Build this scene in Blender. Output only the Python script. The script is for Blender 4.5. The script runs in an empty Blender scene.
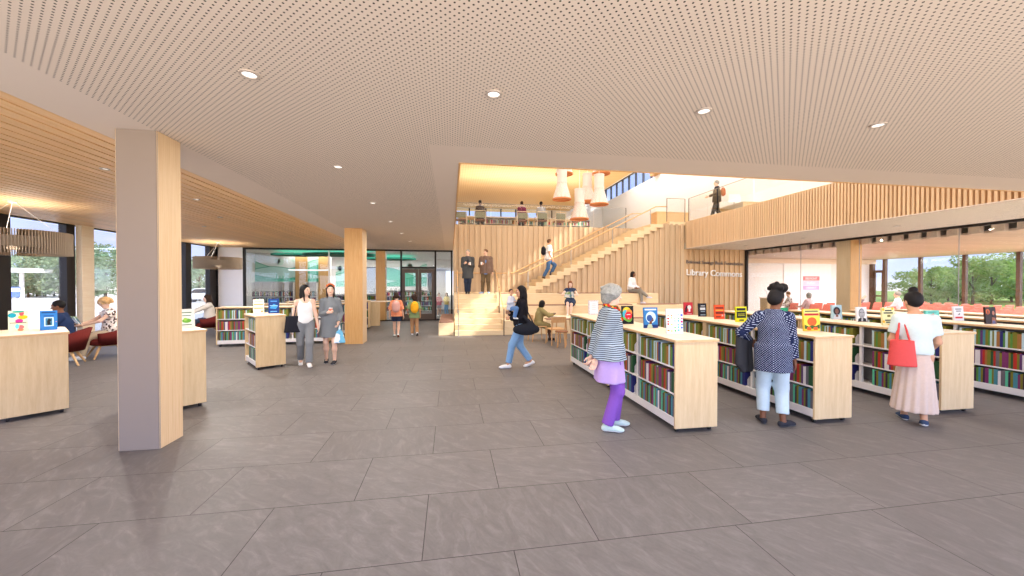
EXPOSURE, SKY, SKY_FILL, SUN, DL, ATRIUM_FILL = -0.33, 1.9, 6.2, 12.0, 40, 1150
import bpy, bmesh, math, random
import numpy as np
from mathutils import Vector, Matrix
C = bpy.context.scene.collection
PI = math.pi
R = random.Random(7)

# ------------------------------------------------------------------ materials
def s2l(c):
    return tuple((x/12.92 if x <= .04045 else ((x+.055)/1.055)**2.4) for x in c)
def rgb(r, g, b):
    return s2l((r/255, g/255, b/255)) + (1,)
MATS = {}
def newmat(name):
    m = bpy.data.materials.new(name); m.use_nodes = True
    nt = m.node_tree; nt.nodes.clear()
    o = nt.nodes.new('ShaderNodeOutputMaterial')
    MATS[name] = m
    return m, nt, o
def N(nt, typ, **kw):
    n = nt.nodes.new(typ)
    for k, v in kw.items():
        if k == 'ins':
            for kk, vv in v.items():
                if hasattr(vv, 'is_linked') or isinstance(vv, bpy.types.NodeSocket): nt.links.new(vv, n.inputs[kk])
                else: n.inputs[kk].default_value = vv
        else: setattr(n, k, v)
    return n
def math_(nt, op, a, b=0.0, c=None):
    ins = {0: a, 1: b}
    if c is not None: ins[2] = c
    return N(nt, 'ShaderNodeMath', operation=op, ins=ins).outputs[0]
def mixc(nt, f, a, b):
    n = nt.nodes.new('ShaderNodeMix'); n.data_type = 'RGBA'
    for i, v in ((0, f), (6, a), (7, b)):
        if isinstance(v, bpy.types.NodeSocket): nt.links.new(v, n.inputs[i])
        else: n.inputs[i].default_value = v
    return n.outputs[2]
def principled(nt, o, col, rough=.6, spec=.3, metal=0., bump=None):
    p = N(nt, 'ShaderNodeBsdfPrincipled', ins={'Base Color': col, 'Roughness': rough, 'Metallic': metal, 'Specular IOR Level': spec})
    if bump is not None: nt.links.new(bump, p.inputs['Normal'])
    nt.links.new(p.outputs[0], o.inputs[0])
    return p
def flat(name, col, rough=.6, spec=.3, metal=0., var=.06, scale=30):
    """plain painted / cloth / metal surface with a little procedural unevenness"""
    if name in MATS: return MATS[name]
    m, nt, o = newmat(name)
    tc = N(nt, 'ShaderNodeTexCoord')
    ns = N(nt, 'ShaderNodeTexNoise', ins={'Vector': tc.outputs['Object'], 'Scale': scale, 'Detail': 3.})
    d = tuple(max(0, x*(1-var)) for x in col[:3])+(1,)
    b = tuple(min(1, x*(1+var)) for x in col[:3])+(1,)
    principled(nt, o, mixc(nt, ns.outputs[0], d, b), rough, spec, metal)
    return m
def wood(name, c1, c2, sc=(14, 14, .9), rough=.45, spec=.3, bands=None):
    m, nt, o = newmat(name)
    tc = N(nt, 'ShaderNodeTexCoord')
    mp = N(nt, 'ShaderNodeMapping', ins={'Vector': tc.outputs['Object'], 'Scale': sc})
    n1 = N(nt, 'ShaderNodeTexNoise', ins={'Vector': mp.outputs[0], 'Scale': 2.5, 'Detail': 6., 'Roughness': .6, 'Distortion': .4})
    n2 = N(nt, 'ShaderNodeTexNoise', ins={'Vector': mp.outputs[0], 'Scale': 14., 'Detail': 2.})
    f = math_(nt, 'ADD', math_(nt, 'MULTIPLY', n1.outputs[0], .75), math_(nt, 'MULTIPLY', n2.outputs[0], .25))
    rmp = N(nt, 'ShaderNodeValToRGB', ins={0: f})
    rmp.color_ramp.elements[0].position = .32; rmp.color_ramp.elements[0].color = c1
    rmp.color_ramp.elements[1].position = .68; rmp.color_ramp.elements[1].color = c2
    col = rmp.outputs[0]
    if bands:                                  # tone differs from batten to batten
        ax, w, amt = bands
        sp = N(nt, 'ShaderNodeSeparateXYZ', ins={0: tc.outputs['Object']})
        fl = math_(nt, 'FLOOR', math_(nt, 'DIVIDE', sp.outputs[ax], w))
        wn = N(nt, 'ShaderNodeTexWhiteNoise', noise_dimensions='1D', ins={'W': fl})
        col = mixc(nt, math_(nt, 'MULTIPLY', wn.outputs[0], amt), col, tuple(x*.45 for x in c1[:3])+(1,))
    principled(nt, o, col, rough, spec)
    return m
def emit(name, col, s):
    m, nt, o = newmat(name)
    e = N(nt, 'ShaderNodeEmission', ins={'Color': col, 'Strength': s}); nt.links.new(e.outputs[0], o.inputs[0]); return m
def glass(name, tint=(.93, .95, .96, 1), gloss=.06, rough=.0):
    m, nt, o = newmat(name)
    t = N(nt, 'ShaderNodeBsdfTransparent', ins={'Color': tint})
    g = N(nt, 'ShaderNodeBsdfGlossy', ins={'Color': (1, 1, 1, 1), 'Roughness': rough})
    fr = N(nt, 'ShaderNodeFresnel', ins={'IOR': 1.35})
    mx = N(nt, 'ShaderNodeMixShader', ins={0: math_(nt, 'MINIMUM', math_(nt, 'ADD', math_(nt, 'MULTIPLY', fr.outputs[0], .28), gloss*.3), .25), 1: t.outputs[0], 2: g.outputs[0]})
    nt.links.new(mx.outputs[0], o.inputs[0]); return m

M = {}
M['birch'] = wood('birch_veneer', rgb(210, 178, 132), rgb(226, 198, 154), (10, 10, .8))
M['birch_edge'] = wood('plywood_edge', rgb(196, 152, 100), rgb(228, 192, 146), (3, 3, 60))
M['birch_top'] = wood('birch_top', rgb(236, 212, 180), rgb(246, 228, 202), (9, .8, 9))
M['oak'] = wood('oak_veneer', rgb(214, 172, 124), rgb(232, 196, 150), (16, 16, .7))
M['oak_col'] = wood('oak_column', rgb(212, 178, 136), rgb(230, 202, 166), (30, 30, .6))
M['oak_dark'] = wood('oak_golden', rgb(196, 146, 88), rgb(216, 170, 112), (16, 16, .7))
M['slat_wall'] = wood('slat_wood', rgb(196, 168, 134), rgb(216, 190, 158), (14, 14, .35), bands=(0, .13, .28))
M['slat_fascia'] = wood('fascia_wood', rgb(216, 182, 142), rgb(234, 206, 170), (14, 14, .5), bands=(1, .04, .2))
M['slat_ceil'] = wood('ceiling_slat_wood', rgb(236, 186, 128), rgb(246, 208, 156), (12, .6, 12), bands=(0, .175, .22))
M['steps'] = wood('stair_wood', rgb(220, 194, 152), rgb(234, 212, 176), (.9, 12, 12))
M['chairwood'] = wood('chair_wood', rgb(196, 148, 98), rgb(216, 172, 122), (20, 20, 2))
M['legwood'] = wood('leg_wood', rgb(204, 158, 104), rgb(224, 182, 130), (20, 20, 2))
M['plain'] = flat('ceiling_plaster', rgb(226, 211, 198), .8, .1, 0, .015, 4)
M['white'] = flat('white_paint', rgb(240, 236, 233), .6, .2, 0, .015, 5)
M['shelfwhite'] = flat('white_steel', rgb(226, 220, 216), .45, .3, 0, .02)
M['grey'] = flat('grey_steel', rgb(150, 146, 144), .4, .4, .3)
M['steel'] = flat('brushed_steel', rgb(176, 174, 172), .35, .5, .7)
M['black'] = flat('black_frame', rgb(40, 34, 32), .5, .3)
M['bronze'] = flat('bronze_frame', rgb(96, 82, 74), .5, .3)
M['navyframe'] = flat('navy_frame', rgb(44, 48, 62), .4, .4)
M['darkwood'] = flat('dark_brown_frame', rgb(88, 62, 46), .5, .3)
M['pillarpaint'] = flat('column_paint', rgb(146, 131, 119), .7, .15, 0, .02, 6)
M['glass'] = glass('clear_glass')
M['glass_tint'] = glass('window_glass', (.95, .96, .97, 1))
M['cushion'] = flat('brown_cushion', rgb(150, 116, 100), .8, .1)
M['book_page'] = flat('book_pages', rgb(232, 226, 212), .8, .1, 0, .08, 200)
M['lampglow'] = emit('downlight_glow', (1, .95, .9, 1), 2.2)
M['rubber'] = flat('caster_black', rgb(40, 38, 38), .5, .3)

# perforated ceiling panel: square grid of holes turned 45 degrees
def perf(name, base):
    m, nt, o = newmat(name)
    tc = N(nt, 'ShaderNodeTexCoord')
    sp = N(nt, 'ShaderNodeSeparateXYZ', ins={0: tc.outputs['Object']})
    p = .0377
    u = math_(nt, 'MULTIPLY', math_(nt, 'ADD', sp.outputs[0], sp.outputs[1]), .70711/p)
    v = math_(nt, 'MULTIPLY', math_(nt, 'SUBTRACT', sp.outputs[0], sp.outputs[1]), .70711/p)
    def cen(x): return math_(nt, 'SUBTRACT', math_(nt, 'FRACT', x), .5)
    uu, vv = cen(u), cen(v)
    d = math_(nt, 'SQRT', math_(nt, 'ADD', math_(nt, 'MULTIPLY', uu, uu), math_(nt, 'MULTIPLY', vv, vv)))
    hole = math_(nt, 'LESS_THAN', d, .175)
    col = mixc(nt, hole, base, rgb(44, 36, 30))
    principled(nt, o, col, .8, .1)
    return m
M['perf'] = perf('perforated_panel', rgb(226, 211, 197)); M['perf_lit'] = perf('perforated_panel_lit', rgb(250, 240, 226))  # soffit copy is lighter: brightness under the balcony put into its colour

def floor_mat():
    m, nt, o = newmat('slate_tiles')
    tc = N(nt, 'ShaderNodeTexCoord')
    sp = N(nt, 'ShaderNodeSeparateXYZ', ins={0: tc.outputs['Object']})
    W, D = 1.1646, .757
    ry = math_(nt, 'DIVIDE', math_(nt, 'SUBTRACT', sp.outputs[1], 2.408), D)
    row = math_(nt, 'FLOOR', ry)
    off = math_(nt, 'MULTIPLY', math_(nt, 'MODULO', math_(nt, 'ADD', row, 100.), 2.), .5)
    off = math_(nt, 'ADD', off, math_(nt, 'MULTIPLY', math_(nt, 'MULTIPLY', math_(nt, 'LESS_THAN', row, -.5), math_(nt, 'GREATER_THAN', sp.outputs[0], 1.)), .38))
    rx = math_(nt, 'SUBTRACT', math_(nt, 'DIVIDE', math_(nt, 'ADD', sp.outputs[0], .1788), W), off)
    colx = math_(nt, 'FLOOR', rx)
    fx = math_(nt, 'MULTIPLY', math_(nt, 'SUBTRACT', rx, colx), W)
    fy = math_(nt, 'MULTIPLY', math_(nt, 'SUBTRACT', ry, row), D)
    ex = math_(nt, 'MINIMUM', fx, math_(nt, 'SUBTRACT', W, fx))
    ey = math_(nt, 'MINIMUM', fy, math_(nt, 'SUBTRACT', D, fy))
    joint = math_(nt, 'LESS_THAN', math_(nt, 'MINIMUM', ex, ey), .0028)
    idv = N(nt, 'ShaderNodeCombineXYZ', ins={0: colx, 1: row, 2: 0.})
    wn = N(nt, 'ShaderNodeTexWhiteNoise', noise_dimensions='2D', ins={'Vector': idv.outputs[0]})
    # every tile shows its own piece of stone, its grain turned its own way
    ang = math_(nt, 'ADD', math_(nt, 'MULTIPLY', wn.outputs[0], 1.3), .2)
    loc = N(nt, 'ShaderNodeCombineXYZ', ins={0: fx, 1: fy, 2: math_(nt, 'MULTIPLY', wn.outputs[0], 37.)})
    rot = N(nt, 'ShaderNodeVectorRotate', rotation_type='Z_AXIS', ins={'Vector': loc.outputs[0], 'Angle': ang})
    mp = N(nt, 'ShaderNodeMapping', ins={'Vector': rot.outputs[0], 'Scale': (1.2, 3.2, 1.)})
    a = N(nt, 'ShaderNodeTexNoise', ins={'Vector': mp.outputs[0], 'Scale': 3.2, 'Detail': 9., 'Roughness': .68, 'Distortion': 1.2})
    b = N(nt, 'ShaderNodeTexNoise', ins={'Vector': loc.outputs[0], 'Scale': 45., 'Detail': 4.})
    st = N(nt, 'ShaderNodeValToRGB', ins={0: a.outputs[0]})
    e = st.color_ramp.elements
    e[0].position = .28; e[0].color = rgb(104, 99, 96)
    e[1].position = .72; e[1].color = rgb(138, 132, 129)
    e2 = e.new(.52); e2.color = rgb(119, 113, 110)
    col = mixc(nt, math_(nt, 'MULTIPLY', b.outputs[0], .28), st.outputs[0], rgb(78, 71, 68))
    col = mixc(nt, math_(nt, 'MULTIPLY', wn.outputs[0], .16), col, rgb(80, 74, 71))
    col = mixc(nt, joint, col, rgb(50, 43, 41))
    bp = N(nt, 'ShaderNodeBump', ins={'Strength': .10, 'Distance': .01, 'Height': a.outputs[0]})
    rgh = math_(nt, 'ADD', math_(nt, 'MULTIPLY', a.outputs[0], .3), .38)
    principled(nt, o, col, rgh, .25, 0., bp.outputs[0])
    return m
M['floor'] = floor_mat()

# ------------------------------------------------------------------ mesh helpers
class MB:
    def __init__(s): s.v = []; s.f = []; s.m = []
    def face(s, pts, m=0):
        i = len(s.v); s.v += [tuple(p) for p in pts]; s.f.append(tuple(range(i, i+len(pts)))); s.m.append(m); return s
    def box(s, x0, y0, z0, x1, y1, z1, m=0, mat=None):
        x0, x1 = min(x0, x1), max(x0, x1); y0, y1 = min(y0, y1), max(y0, y1); z0, z1 = min(z0, z1), max(z0, z1)
        i = len(s.v)
        pts = [(x0, y0, z0), (x1, y0, z0), (x1, y1, z0), (x0, y1, z0), (x0, y0, z1), (x1, y0, z1), (x1, y1, z1), (x0, y1, z1)]
        if mat is not None: pts = [tuple(mat @ Vector(p)) for p in pts]
        s.v += pts
        for f in ((0, 3, 2, 1), (4, 5, 6, 7), (0, 1, 5, 4), (1, 2, 6, 5), (2, 3, 7, 6), (3, 0, 4, 7)):
            s.f.append(tuple(i+k for k in f)); s.m.append(m)
        return s
    def cyl(s, a, b, r0, r1=None, n=12, m=0, cap=True):
        if r1 is None: r1 = r0
        a, b = Vector(a), Vector(b); d = (b-a).normalized()
        u = d.orthogonal().normalized(); w = d.cross(u)
        i = len(s.v)
        for c, r in ((a, r0), (b, r1)):
            for k in range(n):
                t = 2*PI*k/n; s.v.append(tuple(c+(u*math.cos(t)+w*math.sin(t))*r))
        for k in range(n):
            s.f.append((i+k, i+(k+1) % n, i+n+(k+1) % n, i+n+k)); s.m.append(m)
        if cap:
            s.f.append(tuple(i+k for k in reversed(range(n)))); s.m.append(m)
            s.f.append(tuple(i+n+k for k in range(n))); s.m.append(m)
        return s
    def tube(s, pts, r, n=8, m=0):
        pts = [Vector(p) for p in pts]; i0 = len(s.v); prev = None
        rs = r if isinstance(r, (list, tuple)) else [r]*len(pts)
        for k, p in enumerate(pts):
            d = (pts[min(k+1, len(pts)-1)]-pts[max(k-1, 0)]).normalized()
            if prev is None: u = d.orthogonal().normalized()
            else: u = (prev-d*prev.dot(d)).normalized()
            prev = u; w = d.cross(u)
            for j in range(n):
                t = 2*PI*j/n; s.v.append(tuple(p+(u*math.cos(t)+w*math.sin(t))*rs[k]))
        for k in range(len(pts)-1):
            for j in range(n):
                a = i0+k*n+j; b = i0+k*n+(j+1) % n
                s.f.append((a, b, b+n, a+n)); s.m.append(m)
        s.f.append(tuple(i0+j for j in reversed(range(n)))); s.m.append(m)
        e = i0+(len(pts)-1)*n
        s.f.append(tuple(e+j for j in range(n))); s.m.append(m)
        return s
    def lathe(s, prof, c=(0, 0, 0), n=24, m=0, closed=False):
        i = len(s.v); L = len(prof)
        for r, z in prof:
            for k in range(n):
                t = 2*PI*k/n; s.v.append((c[0]+r*math.cos(t), c[1]+r*math.sin(t), c[2]+z))
        for k in range(L if closed else L-1):
            for j in range(n):
                a = i+k*n+j; b = i+k*n+(j+1) % n; a2 = i+((k+1) % L)*n+j; b2 = i+((k+1) % L)*n+(j+1) % n
                s.f.append((a, b, b2, a2)); s.m.append(m)
        if not closed:
            if prof[0][0] > 1e-6: s.f.append(tuple(i+j for j in reversed(range(n)))); s.m.append(m)
            if prof[-1][0] > 1e-6: s.f.append(tuple(i+(L-1)*n+j for j in range(n))); s.m.append(m)
        return s
    def prism(s, poly, ax, a0, a1, m=0):
        """polygon in the two axes other than ax, extruded along ax"""
        o = [k for k in range(3) if k != ax]
        def P(p, a):
            q = [0, 0, 0]; q[o[0]] = p[0]; q[o[1]] = p[1]; q[ax] = a; return tuple(q)
        i = len(s.v); n = len(poly)
        s.v += [P(p, a0) for p in poly]+[P(p, a1) for p in poly]
        s.f.append(tuple(i+k for k in reversed(range(n)))); s.m.append(m)
        s.f.append(tuple(i+n+k for k in range(n))); s.m.append(m)
        for k in range(n):
            s.f.append((i+k, i+(k+1) % n, i+n+(k+1) % n, i+n+k)); s.m.append(m)
        return s
    def mesh(s, name, mats, smooth=False, bevel=0, seg=1):
        me = bpy.data.meshes.new(name)
        me.from_pydata(s.v, [], s.f)
        for mt in (mats if isinstance(mats, (list, tuple)) else [mats]): me.materials.append(mt)
        me.polygons.foreach_set('material_index', s.m)
        bm = bmesh.new(); bm.from_mesh(me)
        bmesh.ops.recalc_face_normals(bm, faces=bm.faces)
        if bevel: bmesh.ops.bevel(bm, geom=list(bm.edges), offset=bevel, segments=seg, affect='EDGES', profile=.5, clamp_overlap=True)
        bm.to_mesh(me); bm.free()
        if smooth:
            me.polygons.foreach_set('use_smooth', [True]*len(me.polygons))
            if smooth != 'all':
                try: me.set_sharp_from_angle(angle=math.radians(38))
                except Exception: pass
        me.update()
        return me
    def build(s, name, mats, parent=None, smooth=False, bevel=0, seg=1, loc=(0, 0, 0), rot=None):
        return link(name, s.mesh(name, mats, smooth, bevel, seg), parent, loc, rot)
def link(name, me, parent=None, loc=(0, 0, 0), rot=None):
    o = bpy.data.objects.new(name, me); C.objects.link(o)
    o.location = loc
    if rot is not None: o.rotation_euler = rot
    if parent is not None: o.parent = parent
    return o
def tag(o, label, cat, group=None, kind=None):
    o['label'] = label; o['category'] = cat
    if group: o['group'] = group
    if kind: o['kind'] = kind
    return o
def thing(name, label, cat, loc=(0, 0, 0), rz=0, group=None):
    o = bpy.data.objects.new(name, None); C.objects.link(o)
    o.empty_display_size = .1
    o.location = loc; o.rotation_euler = (0, 0, rz)
    return tag(o, label, cat, group)
KIDS = {}
def struct(o):
    o['kind'] = 'structure'; return o
def kids(o): return [c for c in C.objects if c.parent == o]
def dup(root, loc, rz=0, label=None, group=None, tree=None):
    r = root.copy(); C.objects.link(r); r.location = loc; r.rotation_euler = (0, 0, rz)
    if label: r['label'] = label
    if group: r['group'] = group
    if tree is None: tree = [(c, kids(c)) for c in kids(root)]
    for c, gs in tree:
        d = c.copy(); C.objects.link(d); d.parent = r
        for g in gs:
            e = g.copy(); C.objects.link(e); e.parent = d
    return r
def tree_of(root): return [(c, kids(c)) for c in kids(root)]
def area_light(name, loc, size, power, col=(1, .95, .88), rot=(0, 0, 0), sy=None, spread=None):
    l = bpy.data.lights.new(name, 'AREA'); l.energy = power; l.color = col
    l.shape = 'RECTANGLE' if sy else 'DISK'; l.size = size
    if sy: l.size_y = sy
    if spread: l.spread = spread
    o = bpy.data.objects.new(name, l); C.objects.link(o); o.location = loc; o.rotation_euler = rot
    return o
# ------------------------------------------------------------------ camera, sky, sun
cam = bpy.data.cameras.new('camera'); co = bpy.data.objects.new('camera', cam); C.objects.link(co)
cam.sensor_width = 36; cam.lens = 36*379.25/1024
co.location = (0, 0, 1.73); co.rotation_euler = (PI/2-.0111, 0, -.161)
bpy.context.scene.camera = co
vs = bpy.context.scene.view_settings
bpy.context.scene.display_settings.display_device = 'sRGB'
vs.view_transform = 'Standard'; vs.look = 'None'; vs.gamma = 1; vs.use_curve_mapping = False
vs.exposure = EXPOSURE
w = bpy.data.worlds.new('sky'); bpy.context.scene.world = w; w.use_nodes = True
nt = w.node_tree; nt.nodes.clear()
wo = nt.nodes.new('ShaderNodeOutputWorld')
tc = N(nt, 'ShaderNodeTexCoord'); sp = N(nt, 'ShaderNodeSeparateXYZ', ins={0: tc.outputs['Generated']})
rp = N(nt, 'ShaderNodeValToRGB', ins={0: math_(nt, 'ADD', math_(nt, 'MULTIPLY', sp.outputs[2], .5), .5)})
e = rp.color_ramp.elements
e[0].position = .49; e[0].color = (1.05, .94, .83, 1)
e[1].position = .51; e[1].color = (.68, .76, 1., 1)
q = e.new(.62); q.color = (.44, .58, 1., 1)
q = e.new(1.); q.color = (.62, .66, .80, 1)
# extra sky brightness added behind the viewer, as fill light for the room
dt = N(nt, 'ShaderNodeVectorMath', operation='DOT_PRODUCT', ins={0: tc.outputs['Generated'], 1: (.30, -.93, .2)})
gl = N(nt, 'ShaderNodeMapRange', interpolation_type='SMOOTHSTEP', ins={0: dt.outputs['Value'], 1: .05, 2: .75, 3: SKY, 4: SKY_FILL})
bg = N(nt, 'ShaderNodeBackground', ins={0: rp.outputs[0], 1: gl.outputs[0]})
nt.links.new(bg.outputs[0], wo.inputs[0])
sl = bpy.data.lights.new('sun', 'SUN'); sl.energy = SUN; sl.angle = math.radians(.6); sl.color = (1, .93, .82)
so = bpy.data.objects.new('sun', sl); C.objects.link(so)
so.rotation_euler = Vector((-12.5, 5.0, -8.7)).to_track_quat('-Z', 'Y').to_euler()

# ------------------------------------------------------------------ room shell
ZC, ZU = 3.32, 4.55
XS, XV, YV, XF, XP = -3.65, .11, 5.04, 10.55, 13.75
YG, YB = 18.3, 15.8
struct(MB().box(-10.2, -1.2, -.2, 24.4, 28, 0).build('floor', M['floor']))
b = MB()
def cbox(x0, y0, x1, y1, m): b.box(x0, y0, ZC, x1, y1, ZU-.05, m)
cbox(-3.02, -1.2, XF, 4.45, 1); cbox(-3.02, 4.45, -.24, 17.7, 1)
cbox(XS, -1.2, -3.02, YG, 0); cbox(-.24, 4.45, XF, YV, 0); cbox(-.24, YV, XV, YG, 0); cbox(-3.02, 17.7, -.24, YG, 0)
b.box(XF+.13, -1.2, ZC, XP, YB+.1, ZU-.05, 2); b.box(XF, -1.2, ZC, XF+.13, YB, ZC+.02, 0)
struct(b.build('ceiling', [M['plain'], M['perf'], M['perf_lit']]))
b = MB()
b.box(XV, YV, ZC-.008, XV+.025, YG-.3, ZU+.02); b.box(XV+.025, YV, ZC-.008, XF, YV+.025, ZU+.02)
struct(b.build('trim_void', M['oak_dark']))
# ceiling of long timber slats over the window bay
b = MB()
x = XS-.004
while x > -10.1:
    b.box(x-.142, -1.2, ZC, x, YG, ZC+.07); x -= .175
struct(b.build('ceiling', M['slat_ceil']))
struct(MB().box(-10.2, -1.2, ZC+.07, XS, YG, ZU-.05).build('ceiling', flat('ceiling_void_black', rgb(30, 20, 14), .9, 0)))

# window wall at the left
XW = -10.03
b = MB()
b.box(XW-.15, -1.2, 0, XW, 18.9, .06)
b.box(XW-.12, -1.2, ZC-.03, XW+.0, 18.9, ZC)
struct(b.build('trim_left', M['black']))
struct(MB().box(XW-.06, -1.2, .06, XW-.05, 18.9, ZC-.06).build('window_1', M['glass_tint']))
b = MB()
for y0, y1 in ((9.3, 10.5), (11.79, 12.02), (16.37, 16.68), (17.83, 18.3), (7.4, 7.6), (5.2, 5.4)):
    b.box(XW-.16, y0, 0, XW+.02, y1, ZC)
struct(b.build('trim_mullion', M['black']))
struct(MB().box(XW-.12, 18.3, 0, XW+.08, 18.9, ZC).build('trim_corner', M['navyframe']))
b = MB(); b.box(XW+.02, 12.04, 0, XW+.16, 12.40, ZC)
struct(b.build('column', M['birch_top']))
struct(MB().box(XW-.1, YG, 0, -8.98, YG+.25, ZC).build('wall_back', M['white']))

# columns in the room
def column(x0, y0, x1, y1, z1, name='column', ends=M['pillarpaint'], sides=M['oak_col']):
    b = MB()
    b.box(x0+.012, y0, 0, x1-.012, y1, z1, 0)
    b.box(x0, y0+.004, 0, x0+.012, y1-.004, z1, 1); b.box(x1-.012, y0+.004, 0, x1, y1-.004, z1, 1)
    return struct(b.build(name, [ends, sides], bevel=.004))
column(-3.385, 4.49, -3.0, 4.84, ZC)
column(-2.985, 11.45, -2.49, 12.0, ZC, ends=M['oak_dark'])

# glazed screen with the double door
b = MB()
b.box(-8.98, YG, 0, XV, YG+.12, .05); b.box(-8.98, YG, ZC-.07, XV, YG+.12, ZC)
for x in (-8.94, -2.27, -.70, .06): b.box(x-.04, YG, 0, x+.04, YG+.12, ZC)
b.box(-2.27, YG, 2.44, -.70, YG+.12, 2.53)
struct(b.build('trim_screen', M['black']))
struct(MB().box(-5.47, YG+.03, 0, -5.42, YG+.09, ZC).build('trim_screen', M['shelfwhite']))
for k, (x0, x1, z0, z1) in enumerate(((-8.9, -5.47, .05, ZC-.07), (-5.42, -3.42, .05, ZC-.07), (-2.98, -2.31, .05, ZC-.07), (-2.23, -.74, 2.53, ZC-.07), (-.66, .02, .05, ZC-.07))):
    struct(MB().box(x0, YG+.055, z0, x1, YG+.065, z1).build('window_%d' % (k+2), M['glass']))
column(-3.4, YG+.0, -2.98, YG+.4, ZC, ends=M['oak_dark'], sides=M['oak_dark'])
d = bpy.data.objects.new('door_1', None); C.objects.link(d); d.location = (-1.485, YG+.03, 0); struct(d)
for s in (-1, 1):
    xa, xb = (-.745, -.004) if s < 0 else (.004, .745)
    b = MB(); b.box(xa, 0, .01, xa+.13, .05, 2.43); b.box(xb-.13, 0, .01, xb, .05, 2.43)
    b.box(xa+.13, 0, .01, xb-.13, .05, .32); b.box(xa+.13, 0, 2.24, xb-.13, .05, 2.43)
    lf = b.build('door_leaf', M['bronze'], d)
    MB().box(xa+.13, .02, .32, xb-.13, .03, 2.24).build('door_glass', M['glass'], lf)
    hx = -.075 if s < 0 else .075
    h = MB(); h.tube([(hx, 0, .9), (hx, -.05, .93), (hx, -.05, 1.25), (hx, 0, 1.28)], .012, 8)
    h.build('door_handle', M['black'], lf, smooth=True)

# ------------------------------------------------------------------ atrium: slatted walls
def slat_wall(name, x0, x1, y, z0, z1, mat, pitch=.26, w=.13, dep=.05, top=None):
    b = MB(); b.box(x0, y+dep, z0, x1, y+dep+.12, z1 if top is None else z0+.05)
    x = x0
    while x+w <= x1+1e-6:
        zt = z1 if top is None else top(x+w/2)
        if zt > z0+.05: b.box(x, y, z0, x+w, y+dep, zt)
        x += pitch
    return b
slat_wall('wall', XV+.03, XF, 18.25, 1.33, ZU+.02, None).build('wall_back', M['slat_wall'])['kind'] = 'structure'
# side of the stair: the wall rises under the flight
NST, X0, RUN, RISE, ZP = 21, 2.96, .308, 3.22/21, 1.33
def under(x):
    k = (x-X0)/RUN
    return max(ZP-.1, min(ZU-.1, ZP+math.floor(k)*RISE-.01))
b = MB(); x = X0+.1
while x < XF-.02:
    zt = under(x+.065)
    b.box(x, YB, ZP-.4 if x < 8.7 else 0, min(x+.13, XF), YB+.05, zt); x += .26
n = 60
for k in range(n):
    xa = X0+.1+(XF-X0-.1)*k/n; xb = X0+.1+(XF-X0-.1)*(k+1)/n
    b.box(xa, YB+.05, 0, xb, YB+.14, under(xa))
struct(b.build('wall_stair', M['slat_wall']))
slat_wall('wall', XF+.0, XP, YB+.06, 0, ZC, None).build('wall_sign', wood('sign_wall_wood', rgb(204, 164, 120), rgb(226, 194, 152), (14, 14, .35), bands=(0, .13, .36)))['kind'] = 'structure'
struct(MB().box(XP-.05, YB-.02, 0, XP+.03, YB+.2, ZC).build('trim_corner', M['black']))
# balcony fascia of upright timber slats
b = MB(); b.box(XF+.06, 3.0, ZC+.02, XF+.12, YB, ZU, 1)
y = 3.2
while y < YB-.05:
    b.box(XF+.0, y, ZC+.021, XF+.06, y+.05, ZU); y += .09
struct(b.build('wall_balcony', [M['slat_fascia'], wood('fascia_backing', rgb(206, 158, 110), rgb(222, 178, 130))]))
# upper floors
b = MB(); b.box(XV, 18.4, 3.5, XF, 34, ZU); b.box(XF+.12, 2, ZC+.3, 13.7, YB, ZU); b.box(XF, YB+.14, ZC+.3, 13.7, 34, ZU)
b.box(XF-.76, YB+.02, ZU-.17, XF+.1, 18.4, ZU)
struct(b.build('floor', M['steps']))
# atrium roof, its timber ceiling, the white lightwell and clerestory
ZR, XC = 8.2, 13.5
m, nt, o = newmat('woven_timber_ceiling')
tc = N(nt, 'ShaderNodeTexCoord')
w1 = N(nt, 'ShaderNodeTexWave', wave_type='BANDS', bands_direction='X', ins={'Vector': tc.outputs['Object'], 'Scale': 2.2, 'Distortion': .6})
w2 = N(nt, 'ShaderNodeTexWave', wave_type='BANDS', bands_direction='Y', ins={'Vector': tc.outputs['Object'], 'Scale': 1.0, 'Distortion': .8})
f = math_(nt, 'MULTIPLY', math_(nt, 'ADD', w1.outputs['Fac'], w2.outputs['Fac']), .5)
principled(nt, o, mixc(nt, f, rgb(228, 192, 138), rgb(244, 216, 168)), .6, .2)
struct(MB().box(XV-.1, 4, ZR, 10.4, 34, ZR+.2).build('ceiling', m))
b = MB()
b.box(10.4, 4, 10.2, XC+.2, 34, 10.4); b.box(10.4, 4, ZR, 10.5, 34, 10.3)
b.box(XC, 4, ZU-.3, XC+.2, 34, 8.9); b.box(XC, 4, 10.0, XC+.2, 34, 10.3)
b.box(XC, 4, 8.8, XC+.2, 6.9, 10.1)
b.box(XV-.2, 4, ZU-.1, XV-.0, 34, ZR+.2)           # left side wall of the atrium
b.box(XV-.2, 3.9, ZU-.1, XC+.2, 4.1, 10.4)          # near side
struct(b.build('wall_atrium', M['white']))
struct(MB().box(XC+.08, 6.9, 8.9, XC+.09, 34, 10.0).build('window_7', M['glass']))
b = MB()
y = 7.6
while y < 34:
    b.box(XC+.02, y, 8.9, XC+.16, y+.09, 10.0); y += 1.1
b.box(XC-.02, 6.9, 9.96, XC+.05, 34, 10.03)
struct(b.build('trim_clerestory', M['navyframe']))
struct(MB().box(XC-.35, 22.9, 8.9, XC-.0, 23.6, 10.2).build('column', M['oak_dark']))
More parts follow.
